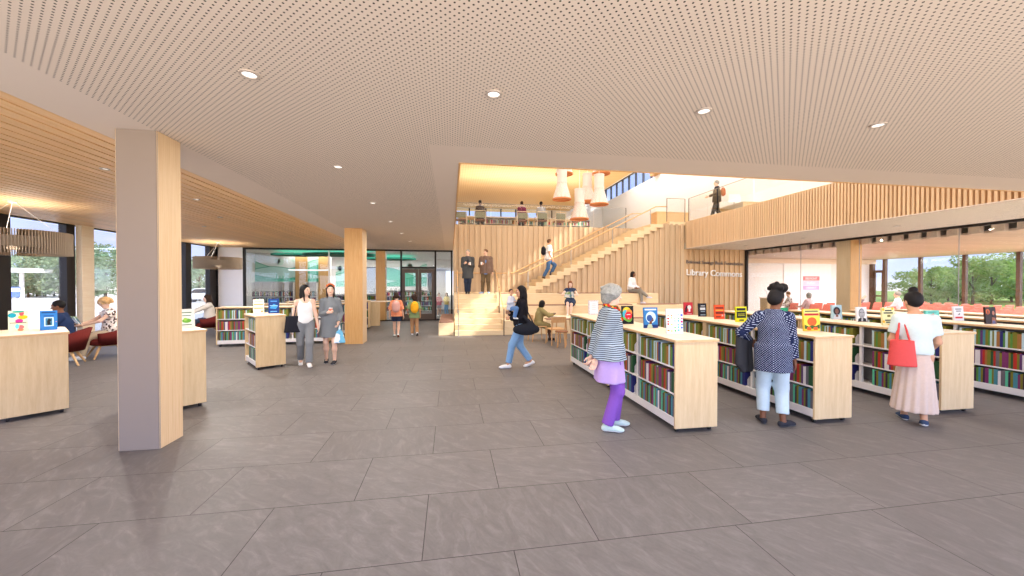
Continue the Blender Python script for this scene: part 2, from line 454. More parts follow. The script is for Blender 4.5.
# upper end wall: long window over low shelves
YU = 32.4
b = MB(); b.box(XV-.1, YU, ZU, 7.9, YU+.2, 5.7); b.box(7.9, YU, ZU, XC+.2, YU+.2, 10.3); b.box(XV-.1, YU, ZR-.04, 7.9, YU+.2, ZR+.1)
struct(b.build('wall_upper', M['white']))
struct(MB().box(XV-.1, YU+.1, 5.7, 7.9, YU+.11, ZR-.04).build('window_8', M['glass']))
b = MB()
for x in (1.6, 4.3, 5.6, 7.7, 8.8, 3.0): b.box(x-.05, YU-.02, 5.7, x+.05, YU+.16, ZR-.04)
struct(b.build('trim_upper', M['navyframe']))

# ------------------------------------------------------------------ meeting room behind glass at the right
XR, YR = 24., 18.4
struct(MB().box(XP, YR, 0, XR+.2, YR+.2, 3.6).build('wall_right', M['white']))
struct(MB().box(XP+.6, YR-.35, 2.86, XR, YR, 3.09).build('trim_bulkhead', flat('bulkhead', rgb(238, 220, 198), .7, .1)))
b = MB(); b.box(XP+.02, 0, 3.42, XR, YR, 3.5); b.box(XP+.55, 0, 3.10, XR, YR, 3.16)
b.build('ceiling', wood('acoustic_ceiling', rgb(192, 168, 148), rgb(212, 188, 168), (.8, 14, 14), bands=(1, .11, .35)))['kind'] = 'structure'
b = MB(); y = .3
while y < YR-.5:
    b.box(XP+.40, y, 3.10, XP+.545, y+.24, 3.30); y += .46
struct(b.build('ceiling', wood('baffle_wood', rgb(204, 180, 158), rgb(222, 200, 178), (.8, 12, 12))))
b = MB(); b.box(XP-.04, 0, ZC-.07, XP+.04, YB, ZC+.02); b.box(XP-.03, 0, 0, XP+.03, YB, .05)
struct(b.build('trim_partition', M['black']))
struct(MB().box(XP+.05, 0, 3.305, XP+.6, YR-.1, 3.34).build('ceiling', M['plain']))
struct(MB().box(XP+.05, 0, 0, XR, YR, .012).build('floor', flat('bounce_floor', rgb(214, 200, 186), .95, .05, 0, .05, 60)))  # pale floor layer added to bounce lamp light up to the soffit
struct(MB().box(XP-.006, 0, .05, XP+.006, YB, ZC-.07).build('window_9', M['glass']))
b = MB()
for y in (13.05, 10.86, 8.3, 6.35): b.box(XP-.007, y-.008, .05, XP+.007, y+.008, ZC-.07)
struct(b.build('trim_joint', M['grey']))
column(XP+.12, 11.25, XP+.6, 11.75, 3.3, ends=M['oak_dark'], sides=M['oak_col'])
b = MB(); b.box(XR, 0, 0, XR+.12, YR, .1); b.box(XR, 0, 3.1, XR+.12, YR, 3.5)
for y0, y1 in ((18.2, 18.4), (17.58, 17.72), (15.96, 16.08), (14.24, 14.36), (12.5, 12.62), (10.8, 10.92), (9.1, 9.22), (7.4, 7.52)): b.box(XR-.02, y0, 0, XR+.14, y1, 3.3)
struct(b.build('trim_right', M['darkwood']))
struct(MB().box(XR+.05, 0, .1, XR+.06, YR, 3.1).build('window_10', M['glass_tint']))
d = bpy.data.objects.new('door_2', None); C.objects.link(d); d.location = (XR+.02, 17.95, 0); struct(d)
b = MB(); b.box(0, -.24, 0, .06, -.16, 2.5); b.box(0, .16, 0, .06, .24, 2.5); b.box(0, -.16, 2.36, .06, .16, 2.5); b.box(0, -.16, 0, .06, .16, .25)
b.box(0, -.16, 1.0, .06, .16, 1.08)
b.build('door_leaf', M['darkwood'], d)

# ------------------------------------------------------------------ children's room behind the screen
YK = 26.
b = MB(); b.box(-10.2, YK, 0, -1.2, YK+.2, 3.6); b.box(-1.2, YK, 0, 1.2, YK+.2, .95); b.box(-1.2, YK, 2.6, 1.2, YK+.2, 3.6); b.box(-1.5, YK, .9, -.3, YK+.2, 2.7)
b.box(-10.4, 18.9, 0, -10.2, YK, 3.6); b.box(1.1, 18.55, 0, 1.3, YK, 3.6)
struct(b.build('wall_kids', M['white']))
struct(MB().box(-10.4, YG+.12, 3.36, 1.3, YK+.2, 3.6).build('ceiling', M['white']))

# ground outside
struct(MB().box(-90, -30, -.35, -10.2, 90, -.15).build('ground_left', flat('asphalt', rgb(214, 211, 205), .9, .05, 0, .08, .6)))
struct(MB().box(24.2, -40, -.6, 120, 90, -.3).build('ground_right', flat('lawn', rgb(120, 142, 78), .95, .05, 0, .25, 2)))

# ------------------------------------------------------------------ recessed downlights, then added fill lamps
M['can'] = flat('downlight_rim', rgb(190, 176, 164), .5, .3)
n_dl = 0
def downlight(x, y, z, power, where, r=.05, glow=True):
    t = thing('downlight', 'small round recessed downlight %s' % where, 'light', (x, y, z))
    MB().lathe([(r, 0), (r+.018, 0), (r+.018, -.012), (r, -.012)], n=20, closed=True).build('rim', M['can'], t, smooth=True)
    MB().lathe([(0, -.004), (r, -.004), (r, -.001), (0, -.001)], n=20).build('diffuser', M['lampglow'] if power and glow else M['can'], t)
    if power:
        l = area_light('downlight_lamp', (0, 0, -.02), r*2, power); l.parent = t
    return t
ORD = ['first', 'second', 'third', 'fourth', 'fifth', 'sixth', 'seventh', 'eighth', 'ninth', 'tenth', 'eleventh', 'twelfth', 'thirteenth', 'fourteenth', 'fifteenth', 'sixteenth', 'seventeenth', 'eighteenth', 'nineteenth', 'twentieth']
for k, x in enumerate((-1.5, .36, 2.3, 4.22)):
    downlight(x, 3.17, ZC, DL, 'in the row nearest the viewer, %s from the left' % ORD[k])
for k, y in enumerate((5.47, 7.8, 10.05, 12.3, 14.6)):
    downlight(-1.5, y, ZC, DL, 'in the file leading to the door, %s going back' % ORD[k+1])
for k, (x, y) in enumerate(((-4.7, 6.08), (-4.7, 8.0), (-5.41, 10.04), (-6.7, 11.7), (-6.64, 16.2))):
    downlight(x, y, ZC, DL*2.4, 'in the timber slat ceiling, %s going back' % ORD[k], .035)
for k, y in enumerate((5.8, 8.6, 11.4, 14.0)):
    downlight(12.1, y, ZC, DL, 'under the balcony, %s going back' % ORD[k])

area_light('atrium_fill_lamp', (5.5, 11, 8.1), 9, ATRIUM_FILL, (1, .97, .93), sy=11)  # unseen fill lamp added under the closed roof to brighten the atrium
area_light('kids_lamp', (-5, 22, 3.3), 7, 760, (1, .97, .93), sy=5)  # unseen lamp added to brighten the children's room
area_light('meeting_fill_lamp', (18.8, 9.5, 3.09), 7, 1600, (1, .97, .93), sy=14)  # likewise an added fill lamp, for the meeting room
area_light('lightwell_fill_lamp', (12, 16, 10.15), 2.6, 800, (1, .97, .94), sy=22)  # added fill for the white upper walls
# ------------------------------------------------------------------ grand steps, stepped seating, bench
t = thing('entry_steps', 'broad pale timber steps rising to the landing below the slatted wall', 'steps', (.14, 12.65, 0))
TR = (14.9-12.65)/7
RS = ZP/8
for k in range(7):
    MB().box(0, TR*k, 0 if k == 0 else RS*k-.001, 1.64, TR*7+.0, RS*(k+1)).build('step', M['steps'], t, bevel=.008)
b = MB(); b.box(0, TR*7, 0, 1.64, 3.16, ZP); b.box(0, 3.16, 0, 2.85, 18.24-12.65, ZP)
b.build('landing', M['steps'], t)
t = thing('seating_tiers', 'three long birch seating tiers beside the entry steps', 'seating', (1.79, 12.65, 0))
TZ = (.48, .91, ZP)
for k, (x1, y0, y1) in enumerate(((7.9, 0, 1.1), (7.33, 1.1, 2.2), (6.9, 2.2, 3.14))):
    tr = MB().box(0, y0, 0, x1, y1, TZ[k]).build('tier', M['steps'], t, bevel=.01)
    b = MB()
    for a, c in {0: ((1.5, 2.6), (3.2, 5.2)), 1: ((1.1, 2.9), (3.8, 5.2), (5.6, 7.2)), 2: ((.2, 1.1), (2.6, 4.4), (4.7, 6.1))}[k]:
        MB().box(a, y0+.04, TZ[k], c, y0+.5, TZ[k]+.03).build('cushion', M['cushion'], tr, bevel=.01)
t = thing('plinth_bench', 'low timber bench block with brown top left of the entry steps', 'bench', (-.39, 12.85, 0))
MB().box(0, 0, 0, .5, 3.6, .42).build('body', M['steps'], t, bevel=.008)
MB().box(.02, .02, .42, .48, 3.58, .45).build('seat_pad', M['cushion'], t, bevel=.008)

# the flight along the slatted wall
t = thing('staircase', 'open timber flight climbing right along the slatted wall', 'staircase', (X0, YB, ZP))
for k in range(NST-1):
    x = k*RUN; z = (k+1)*RISE
    MB().box(x, -.06, z-RISE*1.0, x+RUN*2.0, 2.3, z).build('step', M['steps'], t, bevel=.006)
b = MB(); b.prism([(.5, 0), (NST*RUN+.3, NST*RISE-.1), (NST*RUN+.3, NST*RISE-.3), (.9, -.0)], 1, .2, 2.1)
b.build('carriage', M['oak'], t)
def rail(name, label, pts, r, posts, mat=M['legwood'], pm=M['steel'], panel=None):
    t = thing(name, label, 'handrail', pts[0])
    o = Vector(pts[0])
    MB().tube([Vector(p)-o for p in pts], r, 10).build('rail', mat, t, smooth=True)
    for a, c in posts:
        MB().cyl(Vector(a)-o, Vector(c)-o, .017, n=8).build('post', pm, t, smooth=True)
    if panel:
        for q in panel:
            b = MB(); v = [Vector(p)-o for p in q]
            b.face(v); v2 = [p+Vector((0, .012, 0)) for p in v]; b.face(list(reversed(v2)))
            for k in range(4): b.face([v[k], v2[k], v2[(k+1) % 4], v[(k+1) % 4]])
            b.build('glass_panel', M['glass'], t)
    return t
xe = X0+(NST-1)*RUN; ze = ZP+NST*RISE
sl_ = RISE/RUN
def st(x, h): return ZP+max(0, (x-X0))*sl_+h
for yy, lab, hh in ((YB+.02, 'timber rail on the open side of the stair flight', .80), (18.12, 'timber rail along the slatted wall behind the stair flight', .9)):
    pts = [(X0-.1, yy, ZP+hh), (X0+.15, yy, st(X0+.15, hh)), (xe, yy, st(xe, hh)), (xe+.5, yy, st(xe, hh)+.02)]
    posts = [] if yy > 17 else [((x, yy, st(x, .1)), (x, yy, st(x, hh))) for x in (X0+.3, X0+2.2, X0+4.1, X0+5.9)]
    if yy > 17: posts = [((x, yy, st(x, hh-.05)), (x, yy+.12, st(x, hh-.09))) for x in (X0+.6, X0+2.5, X0+4.4, X0+6.)]
    rail('handrail', lab, pts, .024, posts)
rail('handrail', 'level timber rail on the slatted wall above the landing', [(.2, 18.12, 2.24), (X0-.3, 18.12, 2.24)], .024, [((x, 18.12, 2.2), (x, 18.24, 2.16)) for x in (.5, 1.5, 2.5)])
for x, lab in ((.26, 'sloping handrail at the left edge of the entry steps'), (1.76, 'sloping handrail between the entry steps and seating tiers')):
    rail('handrail', lab, [(x, 12.45, .90), (x, 12.7, .95), (x, 14.9, ZP+.92), (x, 15.2, ZP+.93)], .02,
         [((x, 12.5, 0), (x, 12.5, .9)), ((x, 13.75, RS*3+.0), (x, 13.75, 1.62)), ((x, 15.1, ZP), (x, 15.1, ZP+.92))], pm=M['bronze'] if x > 1 else M['steel'])
def balus(label, p, q, npan, z=ZU, h=1.06):
    p, q = Vector(p+(z+h,)), Vector(q+(z+h,))
    pans = []; posts = []
    for k in range(npan):
        a, c = p.lerp(q, (k+.02)/npan), p.lerp(q, (k+.98)/npan)
        pans.append([(a.x, a.y, z), (c.x, c.y, z), (c.x, c.y, z+h-.03), (a.x, a.y, z+h-.03)])
    for k in range(npan+1):
        a = p.lerp(q, k/npan)
        if k in (0, npan): posts.append(((a.x, a.y, z), (a.x, a.y, z+h)))
    return rail('balustrade', label, [tuple(p), tuple(q)], .014, posts, mat=flat('matt_rail', rgb(150, 142, 136), .95, 0.), pm=M['bronze'], panel=pans)
balus('glass balustrade along the upper reading floor edge', (.2, 18.32), (8.9, 18.32), 5)
balus('glass balustrade at the head of the stair flight', (9.7, 15.9), (10.6, 15.9), 1)
balus('glass balustrade along the balcony over the timber fascia', (10.72, 15.8), (10.72, 4.5), 6)

# ------------------------------------------------------------------ sign on the slatted wall
def text(name, body, size, mat, parent, loc, rot, ext=.01, bold=0):
    cu = bpy.data.curves.new(name, 'FONT'); cu.body = body; cu.size = size; cu.extrude = ext; cu.offset = bold
    o = bpy.data.objects.new(name, cu); C.objects.link(o)
    bpy.context.view_layer.update()
    me = bpy.data.meshes.new_from_object(o.evaluated_get(bpy.context.evaluated_depsgraph_get()))
    bpy.data.objects.remove(o); me.materials.clear(); me.materials.append(mat)
    if parent is None: return me
    return link(name, me, parent, loc, rot)
t = thing('wall_sign', 'raised metal lettering Library Commons on the timber slat wall', 'sign', (10.62, YB+.05, 2.55))
M['letter'] = flat('white_letter', rgb(238, 236, 234), .5, .2); M['letterdark'] = flat('grey_letter', rgb(122, 112, 106), .5, .2)
rt = (PI/2, math.radians(1.6), 0)
text('sign_letters', 'Library Commons', .39, M['letter'], t, (.0, -.02, -.42), rt, .02, .004)
text('donor_letters', 'Belmont Savings Bank Foundation', .215, M['letterdark'], t, (.0, -.02, .12), rt, .012, .002)

# ------------------------------------------------------------------ pendant lamps
M['petal'] = flat('birch_slat_shade', rgb(244, 234, 222), .5, .2)
M['copper'] = flat('warm_inner_shade', rgb(226, 140, 84), .5, .2)
def pendant(x, y, z, label, s=1.0):
    t = thing('pendant_lamp', label, 'lamp', (x, y, z), 0, 'slatted pendant lamps in the atrium')
    n = 40; b = MB()
    prof = [(.17, 1.04), (.165, .60), (.19, .45), (.31, .04)]
    for k in range(n):
        a0 = 2*PI*k/n; a1 = a0+2*PI/n*.74
        for (r0, z0), (r1, z1) in zip(prof, prof[1:]):
            b.face([(r0*math.cos(a0), r0*math.sin(a0), z0), (r0*math.cos(a1), r0*math.sin(a1), z0), (r1*math.cos(a1), r1*math.sin(a1), z1), (r1*math.cos(a0), r1*math.sin(a0), z1)])
    b.build('slat_shade', M['petal'], t)
    MB().lathe([(.16, 1.03), (.155, .60)], n=32).build('sleeve', M['white'], t, smooth=True)
    MB().lathe([(.15, .60), (.175, .45), (.285, .05)], n=32).build('liner', M['copper'], t, smooth=True)
    for r, z0 in ((.31, .03), (.172, 1.03), (.17, .6)): MB().lathe([(r-.012, z0-.015), (r+.008, z0-.015), (r+.008, z0+.02), (r-.012, z0+.02)], n=32, closed=True).build('hoop', M['copper' if r > .2 else 'petal'], t, smooth=True)
    MB().lathe([(0, .60), (.06, .64), (.07, .70), (.04, .78), (0, .80)], n=14).build('bulb', emit('bulb_glow', (1, .85, .66, 1), 3.) if 'bulb_glow' not in MATS else MATS['bulb_glow'], t, smooth=True)
    MB().cyl((0, 0, 1.0), (0, 0, ZR-z), .008, n=6).build('cable', M['white'], t)
    return t
pendant(3.72, 12.4, 4.55, 'tall slatted pendant lamp furthest left of the cluster')
pendant(4.34, 12.4, 3.90, 'lowest slatted pendant lamp of the atrium cluster')
pendant(4.95, 13.3, 4.70, 'slatted pendant lamp half hidden behind its neighbour')
pendant(5.04, 12.4, 4.42, 'slatted pendant lamp furthest right of the full-length ones')
pendant(3.95, 12.9, 5.55, 'high slatted pendant lamp with only its rim showing, on the left')
pendant(5.28, 12.8, 5.60, 'high slatted pendant lamp with only its rim showing, on the right')

# ring shaped felt chandeliers over the lounge
M['felt'] = flat('beige_felt', rgb(172, 156, 138), .9, .05)
def ring_lamp(x, y, z, label):
    t = thing('ring_chandelier', label, 'lamp', (x, y, z), 0, 'felt fin ring lamps over the lounge')
    n = 120; b = MB()
    for k in range(n):
        a = 2*PI*k/n; m_ = Matrix.Rotation(a, 4, 'Z')
        b.box(.50, -.004, -.22, .76, .004, .22, mat=m_)
    b.build('fins', M['felt'], t)
    MB().lathe([(.54, -.1), (.72, -.1), (.72, .1), (.54, .1)], n=48, closed=True).build('ring', M['felt'], t, smooth=True)
    b = MB()
    for k in range(3):
        a = 2*PI*k/3+.4; b.cyl((.6*math.cos(a), .6*math.sin(a), .2), (0, 0, ZC-z), .004, n=5)
    b.build('cables', M['shelfwhite'], t)
    l = area_light('ring_fill_light', (0, 0, -.15), 1.2, 55, (1, .93, .84), rot=(PI, 0, 0)); l.parent = t  # upward light added inside the ring to brighten the slat ceiling
    MB().lathe([(0, ZC-z-.03), (.06, ZC-z-.03), (.06, ZC-z), (0, ZC-z)], n=16).build('canopy', M['shelfwhite'], t)
ring_lamp(-8.3, 8.75, 2.52, 'large felt fin ring lamp cut by the left picture edge')
ring_lamp(-8.8, 16.2, 2.52, 'smaller looking felt fin ring lamp before the pale end wall')

# ------------------------------------------------------------------ bookcases and books
BC = {'olive': (122, 118, 42), 'dark green': (44, 84, 52), 'green': (84, 132, 62), 'pale blue': (186, 208, 210), 'brown': (158, 108, 58), 'navy': (46, 48, 108),
      'red': (178, 52, 40), 'grey': (104, 98, 104), 'plum': (122, 52, 98), 'purple': (92, 56, 104), 'white': (222, 214, 212), 'mint': (92, 186, 146), 'teal': (72, 130, 142), 'dark plum': (62, 44, 62)}
SEQ = [  # near end first; (colour, thickness cm, height cm)
    [('navy', 5, 25), ('green', 3, 22), ('olive', 2.5, 24), ('pale blue', 3.4, 24), ('brown', 4.6, 22), ('olive', 5, 24.5), ('green', 2.6, 22), ('olive', 2.6, 24), ('pale blue', 3, 25), ('green', 2.4, 22), ('navy', 3.6, 24), ('brown', 3.8, 23), ('pale blue', 2.8, 25), ('olive', 2.2, 23), ('pale blue', 2.6, 24), ('green', 2.2, 24), ('olive', 3.4, 25), ('teal', 3, 24), ('purple', 3.2, 23), ('green', 2.6, 24)],
    [('dark green', 7, 24), ('grey', 4, 23), ('white', 4, 22), ('purple', 2.8, 24), ('olive', 2.6, 23), ('red', 4.2, 24), ('dark green', 2.6, 22), ('olive', 2.4, 24), ('plum', 3, 23), ('plum', 4.4, 24), ('olive', 3, 22), ('grey', 4.2, 24), ('red', 2.6, 23), ('dark green', 3.2, 22), ('olive', 4.2, 24), ('brown', 2.6, 23), ('red', 3, 23), ('plum', 2.8, 24), ('white', 2.4, 22)],
    [('grey', 4.2, 22), ('teal', 4, 24), ('dark plum', 3, 22), ('olive', 2.6, 23), ('plum', 2.8, 21), ('teal', 5, 23), ('olive', 2.8, 24), ('dark plum', 2.6, 22), ('mint', 3.2, 24), ('grey', 5, 24), ('white', 3.4, 22), ('teal', 4.6, 24), ('olive', 2.4, 24), ('mint', 3.6, 23), ('plum', 4.4, 24), ('dark plum', 2.6, 22), ('olive', 2.6, 23), ('teal', 2.8, 24), ('green', 2.6, 22)]]
COVER = ['olive', 'dark green', 'navy']
SHZ = (.765, .458, .176)
SHN = ('top', 'middle', 'bottom')
BOOKS = []; ENDS = []
M['backpanel'] = flat('grey_back_panel', rgb(150, 143, 139), .6, .2)
def bookcase(label, phrase, x, y, rz, L, W=.54, sides=(0,), h=1.085, dens=1.0, casters=True, end_gap=0, seed=1, far_gap=0):
    t = thing('bookcase', label, 'bookcase', (x, y, 0), rz, 'low birch bookcases')
    for a in (0, L-.028): MB().box(0, a, .055, W, a+.028, h-.03).build('end_panel', M['birch'], t, bevel=.003)
    b = MB(); b.box(-.012, -.012, h-.03, W+.012, L+.012, h-.003, 1); b.box(-.012, -.012, h-.003, W+.012, L+.012, h, 0)
    b.build('top_panel', [M['birch_top'], M['birch_edge']], t)
    for z in SHZ[:2]: MB().box(.008, .028, z-.022, W-.008, L-.028, z).build('shelf', M['shelfwhite'], t, bevel=.003)
    b = MB(); b.box(.004, .028, SHZ[2]-.1, W-.004, L-.028, SHZ[2])
    b.build('base', M['shelfwhite'], t, bevel=.003)
    b = MB(); b.box(W/2-.006, .028, SHZ[2], W/2+.006, L-.028, h-.03)
    ns = max(1, round((L-.05)/.93)); sl = (L-.056)/ns
    for k in range(1, ns):
        for xx in ((.03, .07), (W-.07, W-.03)): MB().box(xx[0], .028+k*sl-.018, SHZ[2], xx[1], .028+k*sl+.018, h-.03).build('upright', M['shelfwhite'], t)
    b.build('back_panel', M['backpanel'], t)
    for cx in (.06, W-.06):
        for cy in (.07, L-.07):
            c = MB().box(cx-.018, cy-.02, .045, cx+.018, cy+.02, .076).build('caster', M['grey'], t)
            MB().cyl((cx-.014, cy, .026), (cx+.014, cy, .026), .026, n=12).build('wheel', M['rubber'], c, smooth=True)
    mat = Matrix.Translation((x, y, 0)) @ Matrix.Rotation(rz, 4, 'Z')
    rr = random.Random(seed)
    for sd in sides:
        for k in range(ns):
            for j in range(3):
                y0 = .032+k*sl; y1 = .028+(k+1)*sl-.004
                gap = .10 if k > 0 or end_gap else 0
                if gap:
                    ENDS.append((mat, sd, W, y0+.04, SHZ[j], '%s shelf, %s' % (SHN[j], phrase)))
                if far_gap: ENDS.append((mat, sd, W, y1-.24, SHZ[j], '%s shelf, %s' % (SHN[j], phrase)))
                yy = y0+gap; first = k > 0
                seq = list(SEQ[j])+list(SEQ[j][2:9])
                if gap: seq = [(COVER[j], 6, 25)]+seq[1:]
                for c, th, hh in seq:
                    th = th/100*.94; dep = .19
                    if yy+th > y1-(.26 if far_gap else .0 if gap else .07): break
                    BOOKS.append((mat, sd, W, yy, SHZ[j], th-.0015, hh/100+rr.uniform(-.004, .004), dep, c, SHN[j], phrase)); yy += th
    return t
GRP = 'books on the low bookcases'
R1 = 'bookcase beside the striped-jacket woman'
bookcase('long birch bookcase standing right beside the woman in the striped jacket', 'bookcase beside striped-jacket woman', 2.55, 3.99, 0, 1.92, seed=1)
bookcase('birch bookcase continuing behind the woman in the striped jacket', 'bookcase behind striped-jacket woman', 2.55, 5.92, 0, 1.94, seed=2, end_gap=1)
bookcase('birch bookcase standing beside the woman in the dotted blouse', 'bookcase beside dotted-blouse woman', 4.42, 3.99, 0, 2.06, seed=3)
bookcase('birch bookcase under the red and black display books, behind another case', 'bookcase under red display book', 4.42, 6.07, 0, 2.06, seed=4, end_gap=1)
bookcase('birch bookcase whose end panel stands beside the pleated-skirt woman', 'bookcase beside pleated-skirt woman', 6.40, 4.02, 0, 2.06, seed=5)
bookcase('birch bookcase in line behind the one beside the pleated-skirt woman', 'bookcase behind portrait display books', 6.40, 6.10, 0, 2.06, seed=6, end_gap=1)
bookcase('birch bookcase running out of the right picture edge', 'bookcase at right picture edge', 8.27, 4.02, 0, 2.06, seed=7, end_gap=1)
bookcase('birch bookcase behind the pleated-skirt woman, nearest the glass wall but two', 'bookcase under the dark poster book', 8.27, 6.10, 0, 2.06, seed=8, end_gap=1)
bookcase('birch bookcase second from the meeting room glass', 'second bookcase from the glass', 9.75, 4.02, 0, 3.9, seed=9)
bookcase('birch bookcase nearest the meeting room glass', 'bookcase nearest the glass', 11.1, 4.02, 0, 3.9, seed=10)
a20 = math.radians(43)
def rotcase(lab, ph, px, py, W, L, rz, **k):     # px,py: front right foot
    return bookcase(lab, ph, px-W*math.cos(rz), py-W*math.sin(rz), rz, L, W=W, **k)
rotcase('birch bookcase at the left picture edge with a colourful and a blue book on top', 'bookcase at left picture edge', -5.08, 5.99, .56, .97, a20, sides=(), seed=11)
rotcase('birch bookcase half hidden behind the painted column', 'bookcase behind the painted column', -3.42, 5.99, .56, .97, a20, sides=(), seed=12)
rotcase('short birch bookcase in front of the long ones on the left', 'short bookcase on the left', -3.40, 8.57, .53, 1.0, math.radians(36), seed=13, far_gap=1)
a5 = math.radians(4)
def longcase(lab, ph, x, y, L, rz, **k):
    return bookcase(lab, ph, x+L*math.cos(rz), y+L*math.sin(rz), rz+PI/2, L, sides=(0,), **k)
longcase('long birch bookcase behind the two walking women', 'bookcase behind the two walking women', -6.32, 11.5, 2.84, a5, seed=14, end_gap=1)
longcase('long birch bookcase second in the group of three parallel cases', 'second of the parallel bookcases', -6.0, 13.2, 2.84, a5, seed=15)
longcase('long birch bookcase furthest back of the three parallel cases', 'furthest parallel bookcase', -5.9, 14.9, 2.84, a5, seed=16)
rotcase('birch bookcase beyond the golden column beside the wooden desk', 'bookcase beyond the golden column', -3.40, 15.04, .50, .97, math.radians(12), seed=17)

BM = {}
def book_mesh(th, h, dep):
    k = (round(th*400), round(h*100), round(dep*100))
    if k in BM: return BM[k]
    th, h = k[0]/400, k[1]/100
    b = MB(); c = .003
    b.box(0, 0, 0, c*1.3, th, h, 0)                                 # spine towards -x
    b.box(c, 0, 0, dep, c, h, 0); b.box(c, th-c, 0, dep, th, h, 0)  # boards
    b.box(c, c, .004, dep-.005, th-c, h-.005, 1)                    # pages
    BM[k] = b.mesh('book', [M['book_page'], M['book_page']]); return BM[k]
BMAT = {k: flat('cover_'+k.replace(' ', '_'), rgb(*v), .55, .25, 0, .12, 60) for k, v in BC.items()}
eye = Vector((0, 0, 1.73)); fwd = Vector((math.sin(.161), math.cos(.161), 0))
lst = []
for bk in BOOKS:
    mat, sd, W, yy, z, th, hh, dep, c, shn, ph = bk
    lx = .012 if sd == 0 else W-.012
    p = mat @ Vector((lx, yy+(0 if sd == 0 else th), z))
    d = (p-eye).dot(fwd)
    side = (p-eye).dot(Vector((fwd.y, -fwd.x, 0)))/d
    if d < 1 or abs(side) > 1.42: continue
    lst.append((d*d/(th*hh), d, bk, p))
lst.sort(key=lambda q: q[0])
cnt = {}; rest = MB(); rmats = list(BMAT.values()); rkeys = list(BMAT.keys())
lst2 = sorted(lst[:300], key=lambda q: (q[2][10], q[2][9], q[2][3]))
for _, d, bk, p in lst2:
    mat, sd, W, yy, z, th, hh, dep, c, shn, ph = bk
    k = (c, shn, ph); cnt[k] = cnt.get(k, 0)+1
    o = link('book', book_mesh(th, hh, dep), None, p)
    o.rotation_euler = (0, 0, mat.to_euler().z + (0 if sd == 0 else PI))
    o.material_slots[0].link = 'OBJECT'; o.material_slots[0].material = BMAT[c]
    tag(o, '%s %s book from near end, %s shelf, %s' % (ORD[cnt[k]-1], c, shn, ph), 'book', GRP)
for _, d, bk, p in lst[300:]:
    mat, sd, W, yy, z, th, hh, dep, c, shn, ph = bk
    m_ = Matrix.Translation(p) @ Matrix.Rotation(mat.to_euler().z+(0 if sd == 0 else PI), 4, 'Z')
    rest.box(0, 0, 0, dep, th, hh, rkeys.index(c), mat=m_)
# white metal bookends that stop the rows
b = MB(); b.prism([(.0, 0), (.15, 0), (.15, .10), (.115, .15), (.035, .15), (0, .10)], 1, 0, .003); b.box(0, 0, 0, .15, .10, .003)
bem = b.mesh('bookend', M['shelfwhite'])
for mat, sd, W, yy, z, ph in ENDS:
    p = mat @ Vector((.03 if sd == 0 else W-.03, yy+.03, z))
    d = (p-eye).dot(fwd); side = (p-eye).dot(Vector((fwd.y, -fwd.x, 0)))/d
    if d < 1 or abs(side) > 1.42: continue
    o = link('bookend', bem, None, p); o.rotation_euler = (0, 0, mat.to_euler().z+(0 if sd == 0 else PI))
    k = ('e', ph); cnt[k] = cnt.get(k, 0)+1
    tag(o, '%s white metal bookend from near end, %s' % (ORD[cnt[k]-1], ph), 'bookend', 'white metal bookends')

# ------------------------------------------------------------------ books shown upright on the case tops
def colr(*c): 
    n = 'print_%d_%d_%d' % c
    return flat(n, rgb(*c), .5, .25, 0, .03)
def disc(b, x, z, rx, rz, m, y=-.0, n=20, e=.0006):
    b.prism([(x+rx*math.cos(2*PI*k/n), z+rz*math.sin(2*PI*k/n)) for k in range(n)], 1, y-e, y, m)
def bar(b, x0, z0, x1, z1, m, e=.0006, y=0): b.box(x0, y-e, z0, x1, y, z1, m)
def display_book(label, x, y, w, h, base, art, rz=0, spine=None):
    t = thing('display_book', label, 'book', (x, y, 1.0855), rz, 'books shown upright on the bookcase tops')
    th = .022; tilt = Matrix.Rotation(math.radians(-4), 4, 'X')
    b = MB(); b.box(-w/2, 0, 0, w/2, .003, h, 0, mat=tilt); b.box(-w/2, th-.003, 0, w/2, th, h, 0, mat=tilt); b.box(-w/2, 0, 0, -w/2+.003, th, h, 2, mat=tilt)
    b.box(-w/2+.003, .003, .003, w/2-.005, th-.003, h-.003, 1, mat=tilt)
    b.build('volume', [base, M['book_page'], spine or base], t)
    mats = []; b = MB()
    def mi(c):
        m_ = colr(*c)
        if m_ not in mats: mats.append(m_)
        return mats.index(m_)
    lay = 0
    for a in art:
        m_ = mi(a[1]); lay += 1; y_ = -.0004*lay
        if a[0] == 'b': bar(b, a[2]*w-w/2, a[3]*h, a[4]*w-w/2, a[5]*h, m_, y=y_)
        elif a[0] == 'd': disc(b, a[2]*w-w/2, a[3]*h, a[4]*w, a[5]*h, m_, y=y_)
        elif a[0] == 'p': b.prism([(q[0]*w-w/2, q[1]*h) for q in a[2]], 1, y_-.0006, y_, m_)
    for k in range(len(b.v)): b.v[k] = tuple(tilt @ Vector(b.v[k]))
    if mats: b.build('cover_print', mats, t)
    return t
W_, K_ = (240, 240, 238), (28, 28, 30)
rr = random.Random(5)
dots = [('b', (205, 210, 214), .06, .90, .42, .92), ('b', (205, 210, 214), .55, .86, .9, .89)]
PALD = [(232, 60, 40), (244, 150, 40), (246, 214, 40), (90, 180, 60), (30, 150, 90), (40, 170, 200), (60, 90, 200), (220, 40, 130)]
for i in range(5):
    for j in range(6):
        if rr.random() < .85: dots.append(('d', PALD[min(7, int(i*1.5+rr.random()*1.4))], .1+i*.2, .12+j*.125+rr.uniform(-.02, .02), rr.uniform(.035, .075), rr.uniform(.022, .045)))
checker = [('b', (214, 60, 60) if k % 2 else (50, 50, 54), .03+.094*k, z0, .075+.094*k, z0+.04) for k in range(10) for z0 in (.02, .94)]
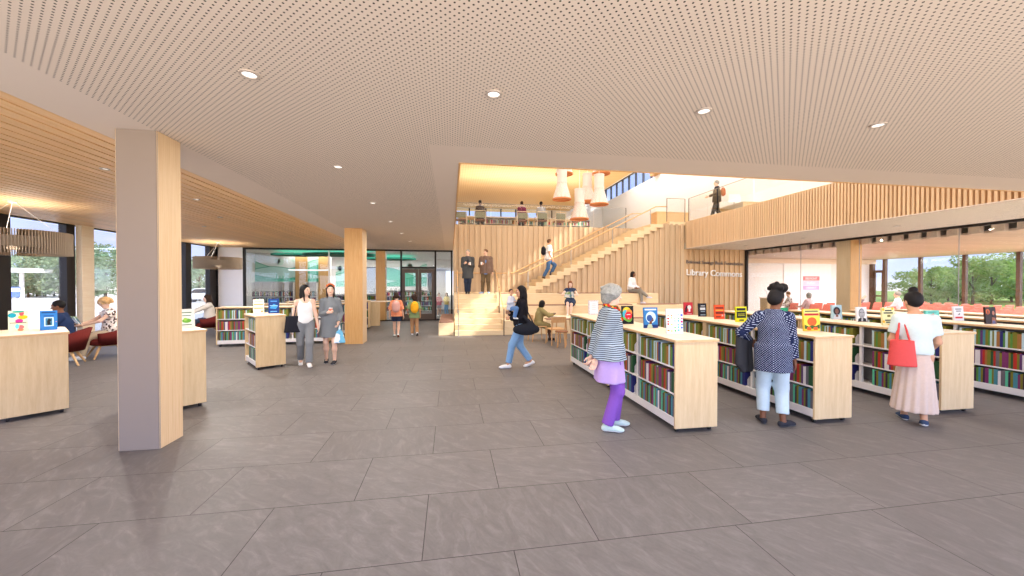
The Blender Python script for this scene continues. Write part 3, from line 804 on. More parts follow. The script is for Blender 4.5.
checker += [('b', (214, 60, 60) if k % 2 else (50, 50, 54), x0, .1+.1*k, x0+.06, .14+.1*k) for k in range(8) for x0 in (.02, .92)]
checker += [('b', (190, 186, 186), .3, z0, .7, z0+.02) for z0 in (.35, .5, .62, .74)]
NB = 'on the bookcase beside the striped-jacket woman'
display_book('white display book with a red and black dotted border', 2.95, 7.53, .22, .30, colr(244, 242, 240), checker)
display_book('black display book with overlapping coloured rings', 2.81, 5.70, .20, .29, colr(20, 20, 22), [('d', (246, 214, 60), .42, .70, .34, .24), ('d', (120, 190, 70), .40, .42, .32, .24), ('d', (70, 180, 200), .30, .56, .24, .22), ('d', (240, 150, 60), .62, .62, .26, .2), ('d', (110, 170, 60), .58, .28, .28, .18), ('d', (222, 30, 50), .56, .46, .30, .22), ('b', W_, .4, .5, .72, .54), ('b', W_, .5, .3, .62, .33)])
display_book('blue display book with a pale disc and a dark profile in a headwrap', 2.89, 5.13, .22, .30, colr(44, 120, 186), [('b', (216, 232, 240), .08, .86, .9, .93), ('b', (24, 52, 110), 0, 0, 1, .16), ('d', (198, 224, 236), .50, .52, .36, .28), ('p', (190, 206, 170), [(.2, 0), (.62, 0), (.56, .16), (.44, .22), (.3, .18)]), ('p', (112, 66, 46), [(.38, .18), (.56, .2), (.58, .3), (.70, .36), (.66, .48), (.5, .56), (.4, .44)]), ('d', (40, 82, 150), .40, .48, .20, .16)])
display_book('white display book scattered with bright coloured spots', 2.87, 4.50, .23, .32, colr(232, 238, 240), dots)
display_book('red display book with a white raised shape', 4.89, 7.19, .20, .26, colr(206, 50, 62), [('p', (60, 20, 40), [(.1, .2), (.3, .2), (.42, .7), (.3, .8), (.12, .5)]), ('d', W_, .6, .6, .22, .17), ('b', W_, .5, .25, .7, .5), ('b', (240, 200, 200), .3, .06, .85, .1)])
display_book('black display book with rows of pale lettering bars and gold edge', 4.90, 6.75, .18, .26, colr(26, 28, 34), [('b', (214, 180, 90), .95, 0, 1, 1), ('b', (220, 226, 224), .25, .78, .75, .83), ('b', (220, 226, 224), .18, .5, .8, .68), ('b', (150, 170, 176), .25, .36, .76, .42), ('b', (150, 170, 176), .2, .1, .8, .16)])
display_book('orange display book with heavy dark lettering bars', 4.87, 6.24, .20, .26, colr(238, 88, 38), [('b', (120, 40, 20), .1, .72, .9, .84), ('b', (250, 190, 60), .1, .58, .9, .64), ('b', (120, 40, 20), .1, .36, .9, .5), ('b', (120, 40, 20), .12, .12, .6, .2), ('b', (250, 200, 190), .7, .2, .85, .3)])
display_book('yellow display book with black lettering panel', 4.85, 5.69, .21, .26, colr(230, 226, 20), [('b', K_, .1, .74, .9, .9), ('b', (40, 44, 20), .08, .26, .92, .68), ('b', (210, 206, 40), .2, .5, .8, .53), ('b', (210, 206, 40), .2, .4, .8, .43), ('b', K_, .3, .08, .7, .16)])
display_book('green display book with yellow lettering and a dark hill line', 4.83, 4.88, .23, .29, colr(24, 150, 100), [('b', (120, 200, 140), .14, .76, .86, .84), ('b', (150, 214, 150), .14, .58, .86, .66), ('b', (150, 214, 150), .14, .42, .86, .5), ('p', (30, 92, 60), [(.05, .06), (.95, .06), (.95, .24), (.7, .16), (.5, .26), (.25, .15), (.05, .22)]), ('d', (236, 110, 60), .1, .93, .06, .04)], spine=colr(222, 196, 60))
display_book('yellow display book with an orange sun over dark fields', 4.88, 4.45, .26, .30, colr(240, 206, 70), [('b', (236, 224, 130), .04, .68, .96, .96), ('b', (110, 110, 70), .1, .86, .9, .93), ('b', (180, 40, 40), .06, .70, .94, .80), ('b', (250, 216, 70), .04, .04, .96, .66), ('d', (236, 96, 34), .5, .42, .29, .2), ('p', (60, 92, 40), [(.04, .1), (.96, .1), (.96, .3), (.7, .22), (.5, .27), (.3, .2), (.04, .3)]), ('b', (236, 96, 34), .18, .04, .42, .18), ('b', (236, 96, 34), .58, .04, .82, .18)])
display_book('pale blue display book with a portrait of dark curly hair', 6.94, 5.85, .22, .26, colr(176, 208, 214), [('d', (30, 28, 40), .5, .58, .34, .28), ('p', (222, 226, 230), [(.1, 0), (.9, 0), (.76, .26), (.5, .34), (.24, .26)]), ('d', (134, 88, 70), .5, .56, .17, .18), ('p', (134, 88, 70), [(.36, .18), (.6, .16), (.62, .3), (.4, .34)]), ('b', (236, 240, 240), .1, .92, .5, .96)])
display_book('white display book with a grey portrait photograph', 6.93, 5.42, .21, .25, colr(240, 240, 240), [('p', (44, 44, 46), [(.08, 0), (.92, 0), (.86, .2), (.5, .3), (.16, .2)]), ('d', (120, 120, 122), .5, .56, .29, .34), ('d', (176, 176, 178), .52, .54, .24, .30), ('b', (70, 70, 72), .34, .60, .48, .64), ('b', (70, 70, 72), .58, .60, .72, .64), ('b', (90, 90, 92), .42, .36, .64, .39), ('p', (186, 186, 188), [(.4, .02), (.56, .02), (.6, .22), (.46, .28)])])
display_book('cream display book with yellow flowers and black lettering bars', 6.78, 4.91, .24, .27, colr(244, 236, 176), [('d', (248, 196, 30), .12, .9, .1, .08), ('d', (248, 196, 30), .84, .94, .1, .07), ('d', (248, 196, 30), .86, .36, .1, .09), ('d', (248, 196, 30), .1, .2, .1, .08), ('d', (248, 196, 30), .5, .03, .1, .03), ('b', K_, .24, .80, .76, .87), ('b', K_, .12, .66, .84, .73), ('b', (120, 110, 40), .4, .46, .64, .58), ('b', K_, .2, .24, .8, .31), ('b', K_, .26, .12, .74, .19)])
display_book('teal display book with red shapes, behind the pleated-skirt woman', 6.74, 4.33, .24, .27, colr(108, 196, 176), [('p', (206, 60, 60), [(.1, .7), (.6, .84), (.66, .6), (.3, .5)]), ('p', (190, 50, 54), [(.6, .5), (.9, .44), (.84, .1), (.66, .2)]), ('b', (60, 120, 120), .2, .88, .8, .92)])
display_book('white display book with small black and red lettering', 8.77, 5.28, .22, .25, colr(240, 240, 242), [('b', (90, 90, 94), .2, .78, .8, .84), ('b', (90, 90, 94), .26, .64, .74, .7), ('p', (30, 30, 30), [(.36, .42), (.62, .52), (.62, .42)]), ('b', (214, 50, 50), .14, .16, .86, .28)])
display_book('dark display book with two brown portraits', 8.61, 4.79, .22, .27, colr(52, 34, 28), [('d', (206, 96, 36), .24, .72, .18, .16), ('d', (110, 60, 40), .24, .7, .1, .12), ('d', (28, 20, 18), .72, .66, .2, .26), ('d', (176, 112, 84), .74, .64, .11, .13), ('p', (150, 92, 62), [(.5, 0), (.96, 0), (.9, .34), (.6, .4)]), ('p', (92, 92, 130), [(.56, 0), (.9, 0), (.84, .18), (.6, .2)])])
display_book('cream display book with a ribbon of bright colours, left of the blue one', -5.78, 6.14, .17, .28, colr(246, 236, 196), [('d', (20, 156, 176), .2, .78, .2, .12), ('d', (250, 190, 20), .72, .68, .24, .1), ('d', (226, 80, 90), .66, .86, .12, .12), ('d', (206, 50, 140), .54, .5, .2, .1), ('d', (60, 170, 140), .5, .95, .3, .05), ('d', (250, 110, 110), .62, .2, .16, .1), ('d', (110, 210, 220), .44, .24, .1, .12), ('d', (232, 130, 90), .6, .07, .16, .06), ('b', (70, 66, 60), .08, .4, .9, .43)], a20)
display_book('blue display book with a framed dark picture', -5.52, 6.24, .155, .27, colr(44, 118, 190), [('b', (20, 50, 100), .1, .88, .9, .93), ('b', (28, 70, 130), .2, .72, .8, .76), ('b', (206, 226, 236), .24, .2, .78, .66), ('b', (60, 120, 150), .31, .24, .71, .62), ('p', (20, 26, 30), [(.42, .26), (.62, .28), (.58, .44), (.68, .52), (.5, .6), (.4, .46)]), ('d', (236, 130, 70), .93, .42, .03, .02)], a20)
display_book('white display book with green leaves and a green spine', -3.86, 6.32, .19, .27, colr(240, 240, 230), [('b', (90, 130, 90), .2, .78, .8, .83), ('b', (90, 130, 90), .24, .62, .76, .66), ('d', (110, 176, 60), .5, .36, .28, .12), ('d', (160, 206, 90), .42, .44, .12, .08), ('b', (80, 110, 80), .2, .12, .8, .16)], a20, spine=colr(20, 110, 50))
display_book('cream display book with orange lettering on the short bookcase', -4.10, 8.98, .20, .31, colr(244, 236, 214), [('b', (200, 176, 140), .14, .84, .86, .88), ('b', (236, 170, 90), .08, .6, .92, .67), ('b', (236, 170, 90), .1, .34, .9, .41), ('b', (210, 150, 80), .7, .1, .9, .2)], .45)
display_book('dark blue display book with pale blue lettering', -3.80, 8.98, .20, .32, colr(26, 60, 128), [('b', (90, 160, 220), .2, .8, .8, .86), ('p', (60, 150, 220), [(.1, .35), (.5, .65), (.9, .5), (.7, .3)]), ('b', (150, 200, 240), .14, .5, .86, .55), ('b', (120, 180, 230), .2, .1, .8, .16)], .33)
# ------------------------------------------------------------------ lounge chairs
M['redfelt'] = flat('burgundy_felt', rgb(112, 44, 40), .85, .1)
def tub_shell(b, r0, r1, z0, zf, zb, a1, n=28, m=0):
    """curved back: inner and outer skin from -a1 to a1, back (angle 0 = -y) higher than arms"""
    ring = []
    for k in range(n+1):
        a = -a1+2*a1*k/n
        t = (1+math.cos(a*PI/a1))/2
        zt = zf+(zb-zf)*t; fl = .06*t
        s_, c_ = math.sin(a), -math.cos(a)
        ring.append([(s_*r1*.86, c_*r1*.86, z0), (s_*(r1+fl), c_*(r1+fl), zt), (s_*(r1+fl-.05), c_*(r1+fl-.05), zt+.005), (s_*r0*.9, c_*r0*.9, z0+.1)])
    i = len(b.v)
    for q in ring: b.v += q
    for k in range(n):
        for j in range(4):
            b.f.append((i+k*4+j, i+k*4+(j+1) % 4, i+(k+1)*4+(j+1) % 4, i+(k+1)*4+j)); b.m.append(m)
    for k in (0, n): b.f.append(tuple(i+k*4+j for j in range(4))); b.m.append(m)
def lounge_chair(label, x, y, rz):
    t = thing('lounge_chair', label, 'chair', (x, y, 0), rz, 'burgundy lounge chairs')
    b = MB(); tub_shell(b, .36, .40, .30, .58, .78, math.radians(128)); b.build('shell', M['redfelt'], t, smooth='all')
    MB().lathe([(0, .30), (.30, .30), (.345, .33), (.35, .40), (.31, .45), (0, .455)], n=28).build('seat', M['redfelt'], t, smooth=True)
    MB().cyl((0, 0, .27), (0, 0, .30), .22, n=20).build('frame', M['legwood'], t)
    for sx, sy in ((-1, -1), (1, -1), (-1, 1), (1, 1)):
        MB().cyl((sx*.17, sy*.17, .29), (sx*.30, sy*.30, 0), .028, .016, n=10).build('leg', M['legwood'], t, smooth=True)
    return t
lounge_chair('burgundy lounge chair with the man in navy, in front of the wide window', -8.15, 9.45, math.radians(120))
lounge_chair('burgundy lounge chair with the curly-haired woman reading', -8.05, 10.45, math.radians(140))
lounge_chair('burgundy lounge chair cut by the left picture edge behind the bookcase', -9.45, 9.0, math.radians(-60))
lounge_chair('burgundy lounge chair with the dark-haired woman at the far window desk', -7.95, 14.05, math.radians(125))
t = thing('window_desk', 'small birch desk by the window before the dark-haired woman', 'desk', (-8.95, 14.0, 0))
MB().box(-.3, -.45, .70, .3, .45, .73).build('desktop', M['birch_top'], t, bevel=.004)
MB().box(-.25, -.42, 0, .25, -.38, .70).build('side_panel', M['birch'], t); MB().box(-.25, .38, 0, .25, .42, .70).build('side_panel', M['birch'], t)
t = thing('low_table', 'low round timber table between the window chairs', 'table', (-9.2, 10.0, 0))
MB().lathe([(0, .42), (.3, .42), (.3, .445), (0, .445)], n=28).build('tabletop', M['birch_top'], t)
MB().cyl((0, 0, 0), (0, 0, .42), .035, n=12).build('stem', M['black'], t, smooth=True)
MB().lathe([(0, 0), (.2, 0), (.2, .015), (0, .015)], n=24).build('base', M['black'], t)

# ------------------------------------------------------------------ reading table by the seating tiers
def wood_chair(label, x, y, rz):
    t = thing('wooden_chair', label, 'chair', (x, y, 0), rz, 'wooden chairs at the reading table')
    for sx in (-1, 1):
        MB().cyl((sx*.20, .18, .44), (sx*.23, .22, 0), .019, .014, n=8).build('leg', M['chairwood'], t, smooth=True)
        MB().tube([(sx*.22, -.24, 0), (sx*.20, -.19, .44), (sx*.20, -.23, .80)], [.014, .019, .016], 8).build('leg', M['chairwood'], t, smooth=True)
    MB().box(-.22, -.20, .43, .22, .22, .46).build('seat', M['chairwood'], t, bevel=.01)
    b = MB(); n = 8
    for k in range(n):
        a0, a1 = -.22+.44*k/n, -.22+.44*(k+1)/n
        c0, c1 = -.03*math.cos(a0*7), -.03*math.cos(a1*7)
        P = [(a0, -.21+c0, .64), (a1, -.21+c1, .64), (a1, -.23+c1, .80), (a0, -.23+c0, .80)]
        Q = [(p[0], p[1]+.018, p[2]) for p in P]
        b.face(P); b.face(Q[::-1]); b.face([P[0], Q[0], Q[1], P[1]]); b.face([P[3], P[2], Q[2], Q[3]])
        if k == 0: b.face([P[0], P[3], Q[3], Q[0]])
        if k == n-1: b.face([P[1], Q[1], Q[2], P[2]])
    b.build('backrest', M['chairwood'], t)
    return t
wood_chair('wooden chair with the girl in the olive dress sitting on it', 2.62, 11.25, -PI/2+.1)
wood_chair('empty wooden chair with its back to the viewer at the reading table', 2.98, 10.5, .1)
wood_chair('wooden chair on the far side of the reading table behind the bookcase end', 4.1, 11.3, PI/2)
t = thing('reading_table', 'small pale round reading table in front of the girl in olive', 'table', (3.35, 11.2, 0))
MB().lathe([(0, .70), (.42, .70), (.43, .715), (.42, .73), (0, .73)], n=36).build('tabletop', M['birch_top'], t)
for k in range(4):
    a = PI/4+k*PI/2; MB().cyl((.28*math.cos(a), .28*math.sin(a), .70), (.36*math.cos(a), .36*math.sin(a), 0), .022, .015, n=8).build('leg', M['chairwood'], t, smooth=True)
t = thing('round_stool', 'brown-topped round wooden stool by the empty chair', 'stool', (2.98, 9.95, 0))
MB().lathe([(0, .42), (.17, .42), (.18, .435), (.17, .45), (0, .45)], n=28).build('seat', flat('walnut', rgb(140, 92, 62), .5, .25), t)
for k in range(4):
    a = k*PI/2+.4; MB().cyl((.11*math.cos(a), .11*math.sin(a), .42), (.15*math.cos(a), .15*math.sin(a), 0), .016, .012, n=8).build('leg', M['chairwood'], t, smooth=True)
t = thing('open_book', 'open white book lying on the reading table', 'book', (3.2, 11.15, .732))
b = MB()
for s in (-1, 1):
    for k in range(5):
        x0, x1 = k*.03*s, (k+1)*.03*s; z0, z1 = .012*math.sin(k/5*PI*.8+.4), .012*math.sin((k+1)/5*PI*.8+.4)
        b.face([(x0, -.11, z0), (x1, -.11, z1), (x1, .11, z1), (x0, .11, z0)])
        b.face([(x0, -.11, 0), (x1, -.11, 0), (x1, .11, 0), (x0, .11, 0)])
b.build('pages', M['book_page'], t)

# ------------------------------------------------------------------ wooden catalogue desk beyond the golden column
t = thing('catalogue_desk', 'tall wooden catalogue desk by the glass screen', 'desk', (-3.05, 16.3, 0), math.radians(12))
MB().box(-.55, 0, 0, -.50, .55, 1.08).build('side_panel', M['birch'], t, bevel=.004)
MB().box(-.30, -.05, 0, .18, .50, .98).build('pedestal', M['birch'], t, bevel=.006)
MB().box(-.34, -.10, .98, .62, .55, 1.01).build('desktop', M['birch_top'], t, bevel=.004)
MB().box(-.55, .5, .2, -.30, .55, 1.08).build('back_panel', M['birch'], t)

# ------------------------------------------------------------------ meeting room
M['terra'] = flat('terracotta_shell', rgb(206, 112, 94), .6, .25)
def terra_chair():
    b = MB(); n = 6
    prof = [(.23, .44), (.05, .43), (-.17, .44), (-.22, .50), (-.26, .66), (-.30, .85)]
    wd = [.23, .24, .24, .235, .23, .215]
    for k in range(len(prof)-1):
        (y0, z0), (y1, z1) = prof[k], prof[k+1]
        P = [(-wd[k], y0, z0), (wd[k], y0, z0), (wd[k+1], y1, z1), (-wd[k+1], y1, z1)]
        Q = [(p[0], p[1]-.012, p[2]-.014) for p in P]
        b.face(P); b.face(Q[::-1]); b.face([P[0], Q[0], Q[3], P[3]]); b.face([P[1], P[2], Q[2], Q[1]])
        if k == 0: b.face([P[0], P[1], Q[1], Q[0]])
        if k == len(prof)-2: b.face([P[3], Q[3], Q[2], P[2]])
    for sx in (-1, 1):
        b.tube([(sx*.22, .20, 0), (sx*.20, .16, .43), (sx*.20, -.14, .43), (sx*.22, -.24, 0)], .011, 6, 1)
    return b.mesh('stacking_chair', [M['terra'], M['steel']])
tm = terra_chair()
rs_ = random.Random(3)
for r in range(10):
    for k in range(12):
        x = 15.6+k*.66; y = 6.6+r*.98
        d = x*.1603+y*.987; px = 512+379.25*(x*.987-y*.1603)/d
        if not 765 < px < 1032: continue
        o = link('stacking_chair', tm, None, (x, y, 0)); o.rotation_euler = (0, 0, rs_.uniform(-.04, .04))
        tag(o, 'terracotta stacking chair in the rows of the meeting room', 'chair', 'terracotta chairs in the meeting room')
t = thing('lectern', 'pale wooden lectern with a gooseneck microphone at the meeting room front', 'lectern', (15.3, 16.2, 0))
MB().box(-.3, -.22, 0, .3, .22, 1.02).build('body', M['birch'], t, bevel=.01)
MB().box(-.34, -.28, 1.02, .34, .26, 1.06).build('top', M['birch_top'], t, bevel=.006)
MB().tube([(-.1, 0, 1.06), (-.1, 0, 1.2), (-.16, 0, 1.36), (-.28, 0, 1.46)], .008, 8).build('microphone', M['grey'], t, smooth=True)
t = thing('projection_screen', 'white projection screen with a red, grey and purple title slide', 'screen', (18.27, YR-.02, .85))
M['screenwhite'] = flat('screen_white', rgb(250, 247, 246), .6, .1, 0, .005)
MB().box(0, -.02, 0, 3.08, 0, 2.05).build('sheet', M['screenwhite'], t)
for k, (c, s_, z) in enumerate((((226, 130, 134), 'BELMONT', 1.06), ((206, 204, 222), 'PUBLIC', .80), ((196, 168, 210), 'LIBRARY', .54))):
    br = MB().box(1.22, -.026, z, 2.30, -.02, z+.24).build('slide_bar', colr(*c), t)
    me = text('slide_word', s_, .17, M['screenwhite'], None, None, None, .001)
    xs = [v.co.x for v in me.vertices]
    link('slide_word', me, br, (1.76-(min(xs)+max(xs))/2, -.028, z+.06), (PI/2, 0, 0))

# ------------------------------------------------------------------ upper reading floor
def white_chair(label, x, y, rz):
    t = thing('armchair', label, 'chair', (x, y, ZU), rz, 'pale framed chairs on the upper floor')
    b = MB()
    for sx in (-1, 1): b.tube([(sx*.28, .25, 0), (sx*.28, .25, .62), (sx*.28, -.25, .66), (sx*.28, -.27, 0)], .02, 6)
    b.tube([(-.28, -.25, .66), (-.28, -.27, .86), (.28, -.27, .86), (.28, -.25, .66)], .022, 6)
    b.build('frame', M['birch_top'], t)
    MB().box(-.26, -.24, .40, .26, .24, .46).build('seat', M['cushion'], t, bevel=.01)
    MB().box(-.25, -.27, .50, .25, -.24, .80).build('backrest', flat('sage_fabric', rgb(150, 146, 122), .8, .1) if 'sage_fabric' not in MATS else MATS['sage_fabric'], t, bevel=.008)
for k, (x, y) in enumerate(((.55, 19.5), (1.5, 19.4), (3.65, 19.3), (4.65, 19.2), (5.6, 19.2), (6.4, 19.2))):
    white_chair('pale framed chair by the upper balustrade, %s from the left' % ORD[k], x, y, .05*k-.1)
for k, x in enumerate((1.0, 4.1, 6.0)):
    t = thing('upper_table', 'pale reading table on the upper floor, %s from the left' % ORD[k], 'table', (x, 20.6, ZU), 0, 'reading tables on the upper floor')
    MB().box(-.6, -.4, .70, .6, .4, .74).build('tabletop', M['birch_top'], t)
    for sx in (-1, 1):
        for sy in (-1, 1): MB().box(sx*.55-.03, sy*.35-.03, 0, sx*.55+.03, sy*.35+.03, .70).build('leg', M['birch_top'], t)
def book_run(x0, x1, y, z, hmax, seed, n=None, dep=.18):
    q = random.Random(seed); x = x0
    while x < x1-.03:
        th = q.uniform(.025, .05); hh = hmax*q.uniform(.8, 1)
        if q.random() < .9: rest.box(x, y, z, x+th-.002, y+dep, z+hh, q.randrange(len(rkeys)))
        x += th
def white_shelf(label, x, y, z, w, h, rows, d=.32, seed=1, name='shelving_unit', mat='shelfwhite', cols=1, skip=()):
    t = thing(name, label, 'shelf', (x, y, z))
    MB().box(0, d-.02, 0, w, d, h).build('back_panel', M[mat], t)
    for a in (0, w-.03): MB().box(a, 0, 0, a+.03, d, h).build('side_panel', M[mat], t)
    MB().box(0, 0, h-.03, w, d, h).build('top_panel', M['birch_top' if mat != 'shelfwhite' else mat], t)
    for c in range(1, cols): MB().box(w*c/cols-.012, 0, 0, w*c/cols+.012, d, h).build('divider', M[mat], t)
    for k in range(rows):
        zz = .06+(h-.1)*k/rows
        MB().box(.03, .01, zz-.025, w-.03, d-.02, zz).build('shelf', M[mat], t)
        if k not in skip: book_run(x+.05, x+w-.05, y+.03, z+zz+.001, min(.26, (h-.1)/rows*.8), seed+k)
white_shelf('long low bookshelf under the upper floor window', .5, 22.3, ZU, 8.0, 1.12, 3, seed=40, cols=6)
t = thing('added_uplight', 'slim white fill lamp added on the upper floor bookshelf to brighten the ceiling', 'lamp', (.6, 22.38, ZU+1.121))
MB().box(0, 0, 0, 7.8, .16, .05).build('housing', M['white'], t)  # housing made up for the added lamp that lights the atrium ceiling
l = area_light('ceiling_fill_lamp', (3.9, .08, .055), 7.7, 300, (1, .95, .88), rot=(PI, 0, 0), sy=.14); l.parent = t
t = thing('service_counter', 'pale timber service counter at the head of the stairs', 'counter', (10.9, 18.8, ZU))
MB().box(0, 0, 0, 1.9, .7, 1.02).build('body', M['oak'], t, bevel=.01); MB().box(-.04, -.04, 1.02, 1.94, .74, 1.06).build('top', M['birch_top'], t, bevel=.005)
t = thing('staff_desk', 'white desk against the atrium wall by the walking man', 'desk', (12.85, 15.35, ZU))
MB().box(-.4, -.8, .72, .5, .8, .75).build('desktop', M['white'], t)
for sy in (-.78, .74): MB().box(-.38, sy, 0, .46, sy+.04, .72).build('side_panel', M['birch'], t)
t = thing('computer_monitor', 'white computer monitor on the balcony desk', 'monitor', (12.8, 15.5, ZU+.751))
MB().box(-.32, -.02, .14, .32, .02, .52).build('display', M['screenwhite'], t, bevel=.008); MB().box(-.03, .0, .01, .03, .03, .2).build('stand', M['grey'], t); MB().box(-.12, -.08, 0, .12, .1, .012).build('foot', M['grey'], t)

# ------------------------------------------------------------------ children's room
MK = [rgb(232, 240, 234), rgb(150, 214, 190), rgb(92, 190, 160), rgb(200, 232, 220)]
def mural(label, x0, x1, y, z0, z1, seed):
    t = thing('wall_mural', label, 'mural', (x0, y, z0)); q = random.Random(seed)
    w, h = x1-x0, z1-z0
    MB().box(0, -.01, 0, w, 0, h).build('panel', flat('mural_ground', rgb(236, 238, 234), .7, .1, 0, .01), t)
    cols = [(176, 222, 206), (110, 200, 172), (196, 230, 224), (84, 186, 156), (160, 216, 206)]
    y_ = -.0105
    for k in range(max(2, int(w/.55))):
        b = MB(); cx = q.uniform(0, w); cz = h*q.uniform(.68, .82); r = h*q.uniform(.09, .13)
        b.prism([(min(w, max(0, cx+r*math.cos(a*PI/10))), cz+r*math.sin(a*PI/10)) for a in range(20)], 1, y_-.001, y_); b.build('tree_disc', colr(206, 230, 218), t)
    for k in range(5):
        b = MB(); n = 26; ph = q.uniform(0, 6); ba = h*(.70-.15*k); am = h*(.22-.03*k); y_ -= .0015
        top = [(w*j/n, max(.03, min(h, ba+am*math.sin(ph+j/n*w*1.25+k)))) for j in range(n+1)]
        for (xa, za), (xb, zb) in zip(top, top[1:]): b.face([(xa, y_, 0), (xb, y_, 0), (xb, y_, zb), (xa, y_, za)])
        b.build('hill', colr(*cols[k]), t)
        b = MB(); y_ -= .001
        for (xa, za), (xb, zb) in zip(top, top[1:]): b.face([(xa, y_, za-.03), (xb, y_, zb-.03), (xb, y_, zb), (xa, y_, za)])
        b.build('ridge_line', colr(54, 158, 128), t)
    b = MB(); y_ -= .001
    for k in range(int(w/.16)):
        x = .05+k*.16; b.box(x, y_-.001, 0, x+.05, y_, h*q.uniform(.12, .3))
    b.build('reeds', colr(120, 206, 186), t)
YM = 22.
b = MB(); b.box(-10.6, YM, 0, -6.45, YM+.15, 3.4)
struct(b.build('wall_mural_side', M['white']))
for x0, x1 in ((-8.18, -7.62), (-7.02, -6.5)): struct(MB().box(x0, YM-.14, 0, x1, YM, 3.36).build('column', M['oak_dark']))
mural('pale green landscape mural at the left of the children room', -10.5, -8.2, YM-.001, 1.84, 3.30, 2)
mural('narrow piece of green landscape mural between two timber columns', -7.6, -7.04, YM-.001, 1.84, 3.30, 3)
mural('green landscape mural on the far wall left of the far window', -7.3, -6.05, YK-.001, 1.55, 3.25, 4)
mural('green landscape mural on the far wall behind the double door', -4.6, -1.55, YK-.001, 1.55, 3.25, 5)
white_shelf('tall white shelving under the green mural', -10.4, YM-.34, 0, 2.2, 1.8, 5, seed=60, cols=4, skip=(4,))
white_shelf('tall white shelving between the two timber columns', -7.6, YM-.34, 0, .56, 1.8, 5, seed=70, skip=(4,))
white_shelf('low white shelving beyond the glass, right of the golden column', -5.9, 20.4, 0, 2.4, 1.22, 4, seed=80, cols=2)
white_shelf('white shelving with coloured spines seen through the double door', -3.9, 24.2, 0, 3.0, 1.35, 4, seed=90, cols=3)
struct(MB().box(-5.95, YK-.02, 1.1, -4.75, YK-.01, 2.75).build('window_11', emit('kids_window_day', (.80, .83, .93, 1), .8)))
b = MB(); b.box(-6.02, YK-.05, 1.04, -5.95, YK, 2.82); b.box(-4.75, YK-.05, 1.04, -4.62, YK, 2.82); b.box(-6.02, YK-.05, 2.75, -4.62, YK, 2.82)
struct(b.build('trim_kids', M['navyframe']))
struct(MB().box(-1.45, YK+.05, .95, -.3, YK+.06, 2.65).build('window_12', M['glass']))
M['teal_cloud'] = flat('dark_green_felt', rgb(34, 110, 92), .8, .05)
def cloud(label, x, y, rx, ry, z=3.12):
    t = thing('ceiling_cloud', label, 'ceiling panel', (x, y, z), 0, 'green acoustic clouds')
    b = MB(); b.lathe([(0, 0), (1, 0), (1.0, .09), (0, .09)], n=40)
    b.v = [(p[0]*rx, p[1]*ry, p[2]) for p in b.v]
    b.build('baffle', M['teal_cloud'], t, smooth=True)
    for sx in (-.5, .5): MB().cyl((sx*rx, 0, .09), (sx*rx, 0, 3.36-z), .005, n=5).build('hanger', M['shelfwhite'], t)
cloud('wide dark green acoustic cloud nearest the glass screen', -5.4, 19.9, 1.7, 1.0)
cloud('dark green acoustic cloud left, before the mural', -7.6, 20.6, 1.2, .8, 3.14)
cloud('dark green acoustic cloud further back behind the double door', -3.4, 23.0, 1.4, 1.0, 3.14)
t = thing('tube_light', 'curved white tube light hanging before the mural', 'lamp', (-6.9, 20.3, 2.42))
b = MB(); b.tube([(.9*math.cos(a/14*PI), .55*math.sin(a/14*PI)-.2, 0) for a in range(15)], .04, 8)
b.build('tube', emit('tube_glow', (1, .98, .95, 1), 1.6), t, smooth=True)
for sx in (-.8, .8): MB().cyl((sx, 0, 0), (sx, 0, .9), .005, n=5).build('hanger', M['shelfwhite'], t)
t = thing('grey_monitor', 'grey monitor back on the counter beyond the glass', 'monitor', (-5.05, 20.55, 1.221))
MB().box(-.3, -.02, .06, .3, .02, .40).build('display', M['grey'], t, bevel=.01); MB().box(-.1, -.07, 0, .1, .07, .06).build('foot', M['grey'], t)
o = rest.build('books', rmats); tag(o, 'rows of smaller looking books on the further bookcase shelves', 'books', kind='stuff')

# ------------------------------------------------------------------ outside: trees, cars, station canopy
M['bark'] = flat('bark', rgb(92, 78, 64), .9, .05)
def leafmat(n, c):
    m, nt, o = newmat(n); oi = N(nt, 'ShaderNodeTexCoord'); ns = N(nt, 'ShaderNodeTexNoise', ins={'Vector': oi.outputs['Object'], 'Scale': 1.4, 'Detail': 4.})
    a = tuple(x*.55 for x in c[:3])+(1,); b_ = tuple(min(1, x*1.5) for x in c[:3])+(1,)
    cc = mixc(nt, ns.outputs[0], a, b_)
    df = N(nt, 'ShaderNodeBsdfDiffuse', ins={0: cc}); tr = N(nt, 'ShaderNodeBsdfTranslucent', ins={0: cc})
    mx = N(nt, 'ShaderNodeMixShader', ins={0: .35, 1: df.outputs[0], 2: tr.outputs[0]}); nt.links.new(mx.outputs[0], o.inputs[0]); return m
LG = [leafmat('leaf_green', rgb(134, 162, 84)), leafmat('leaf_olive', rgb(150, 168, 104)), leafmat('leaf_grey', rgb(140, 156, 124))]
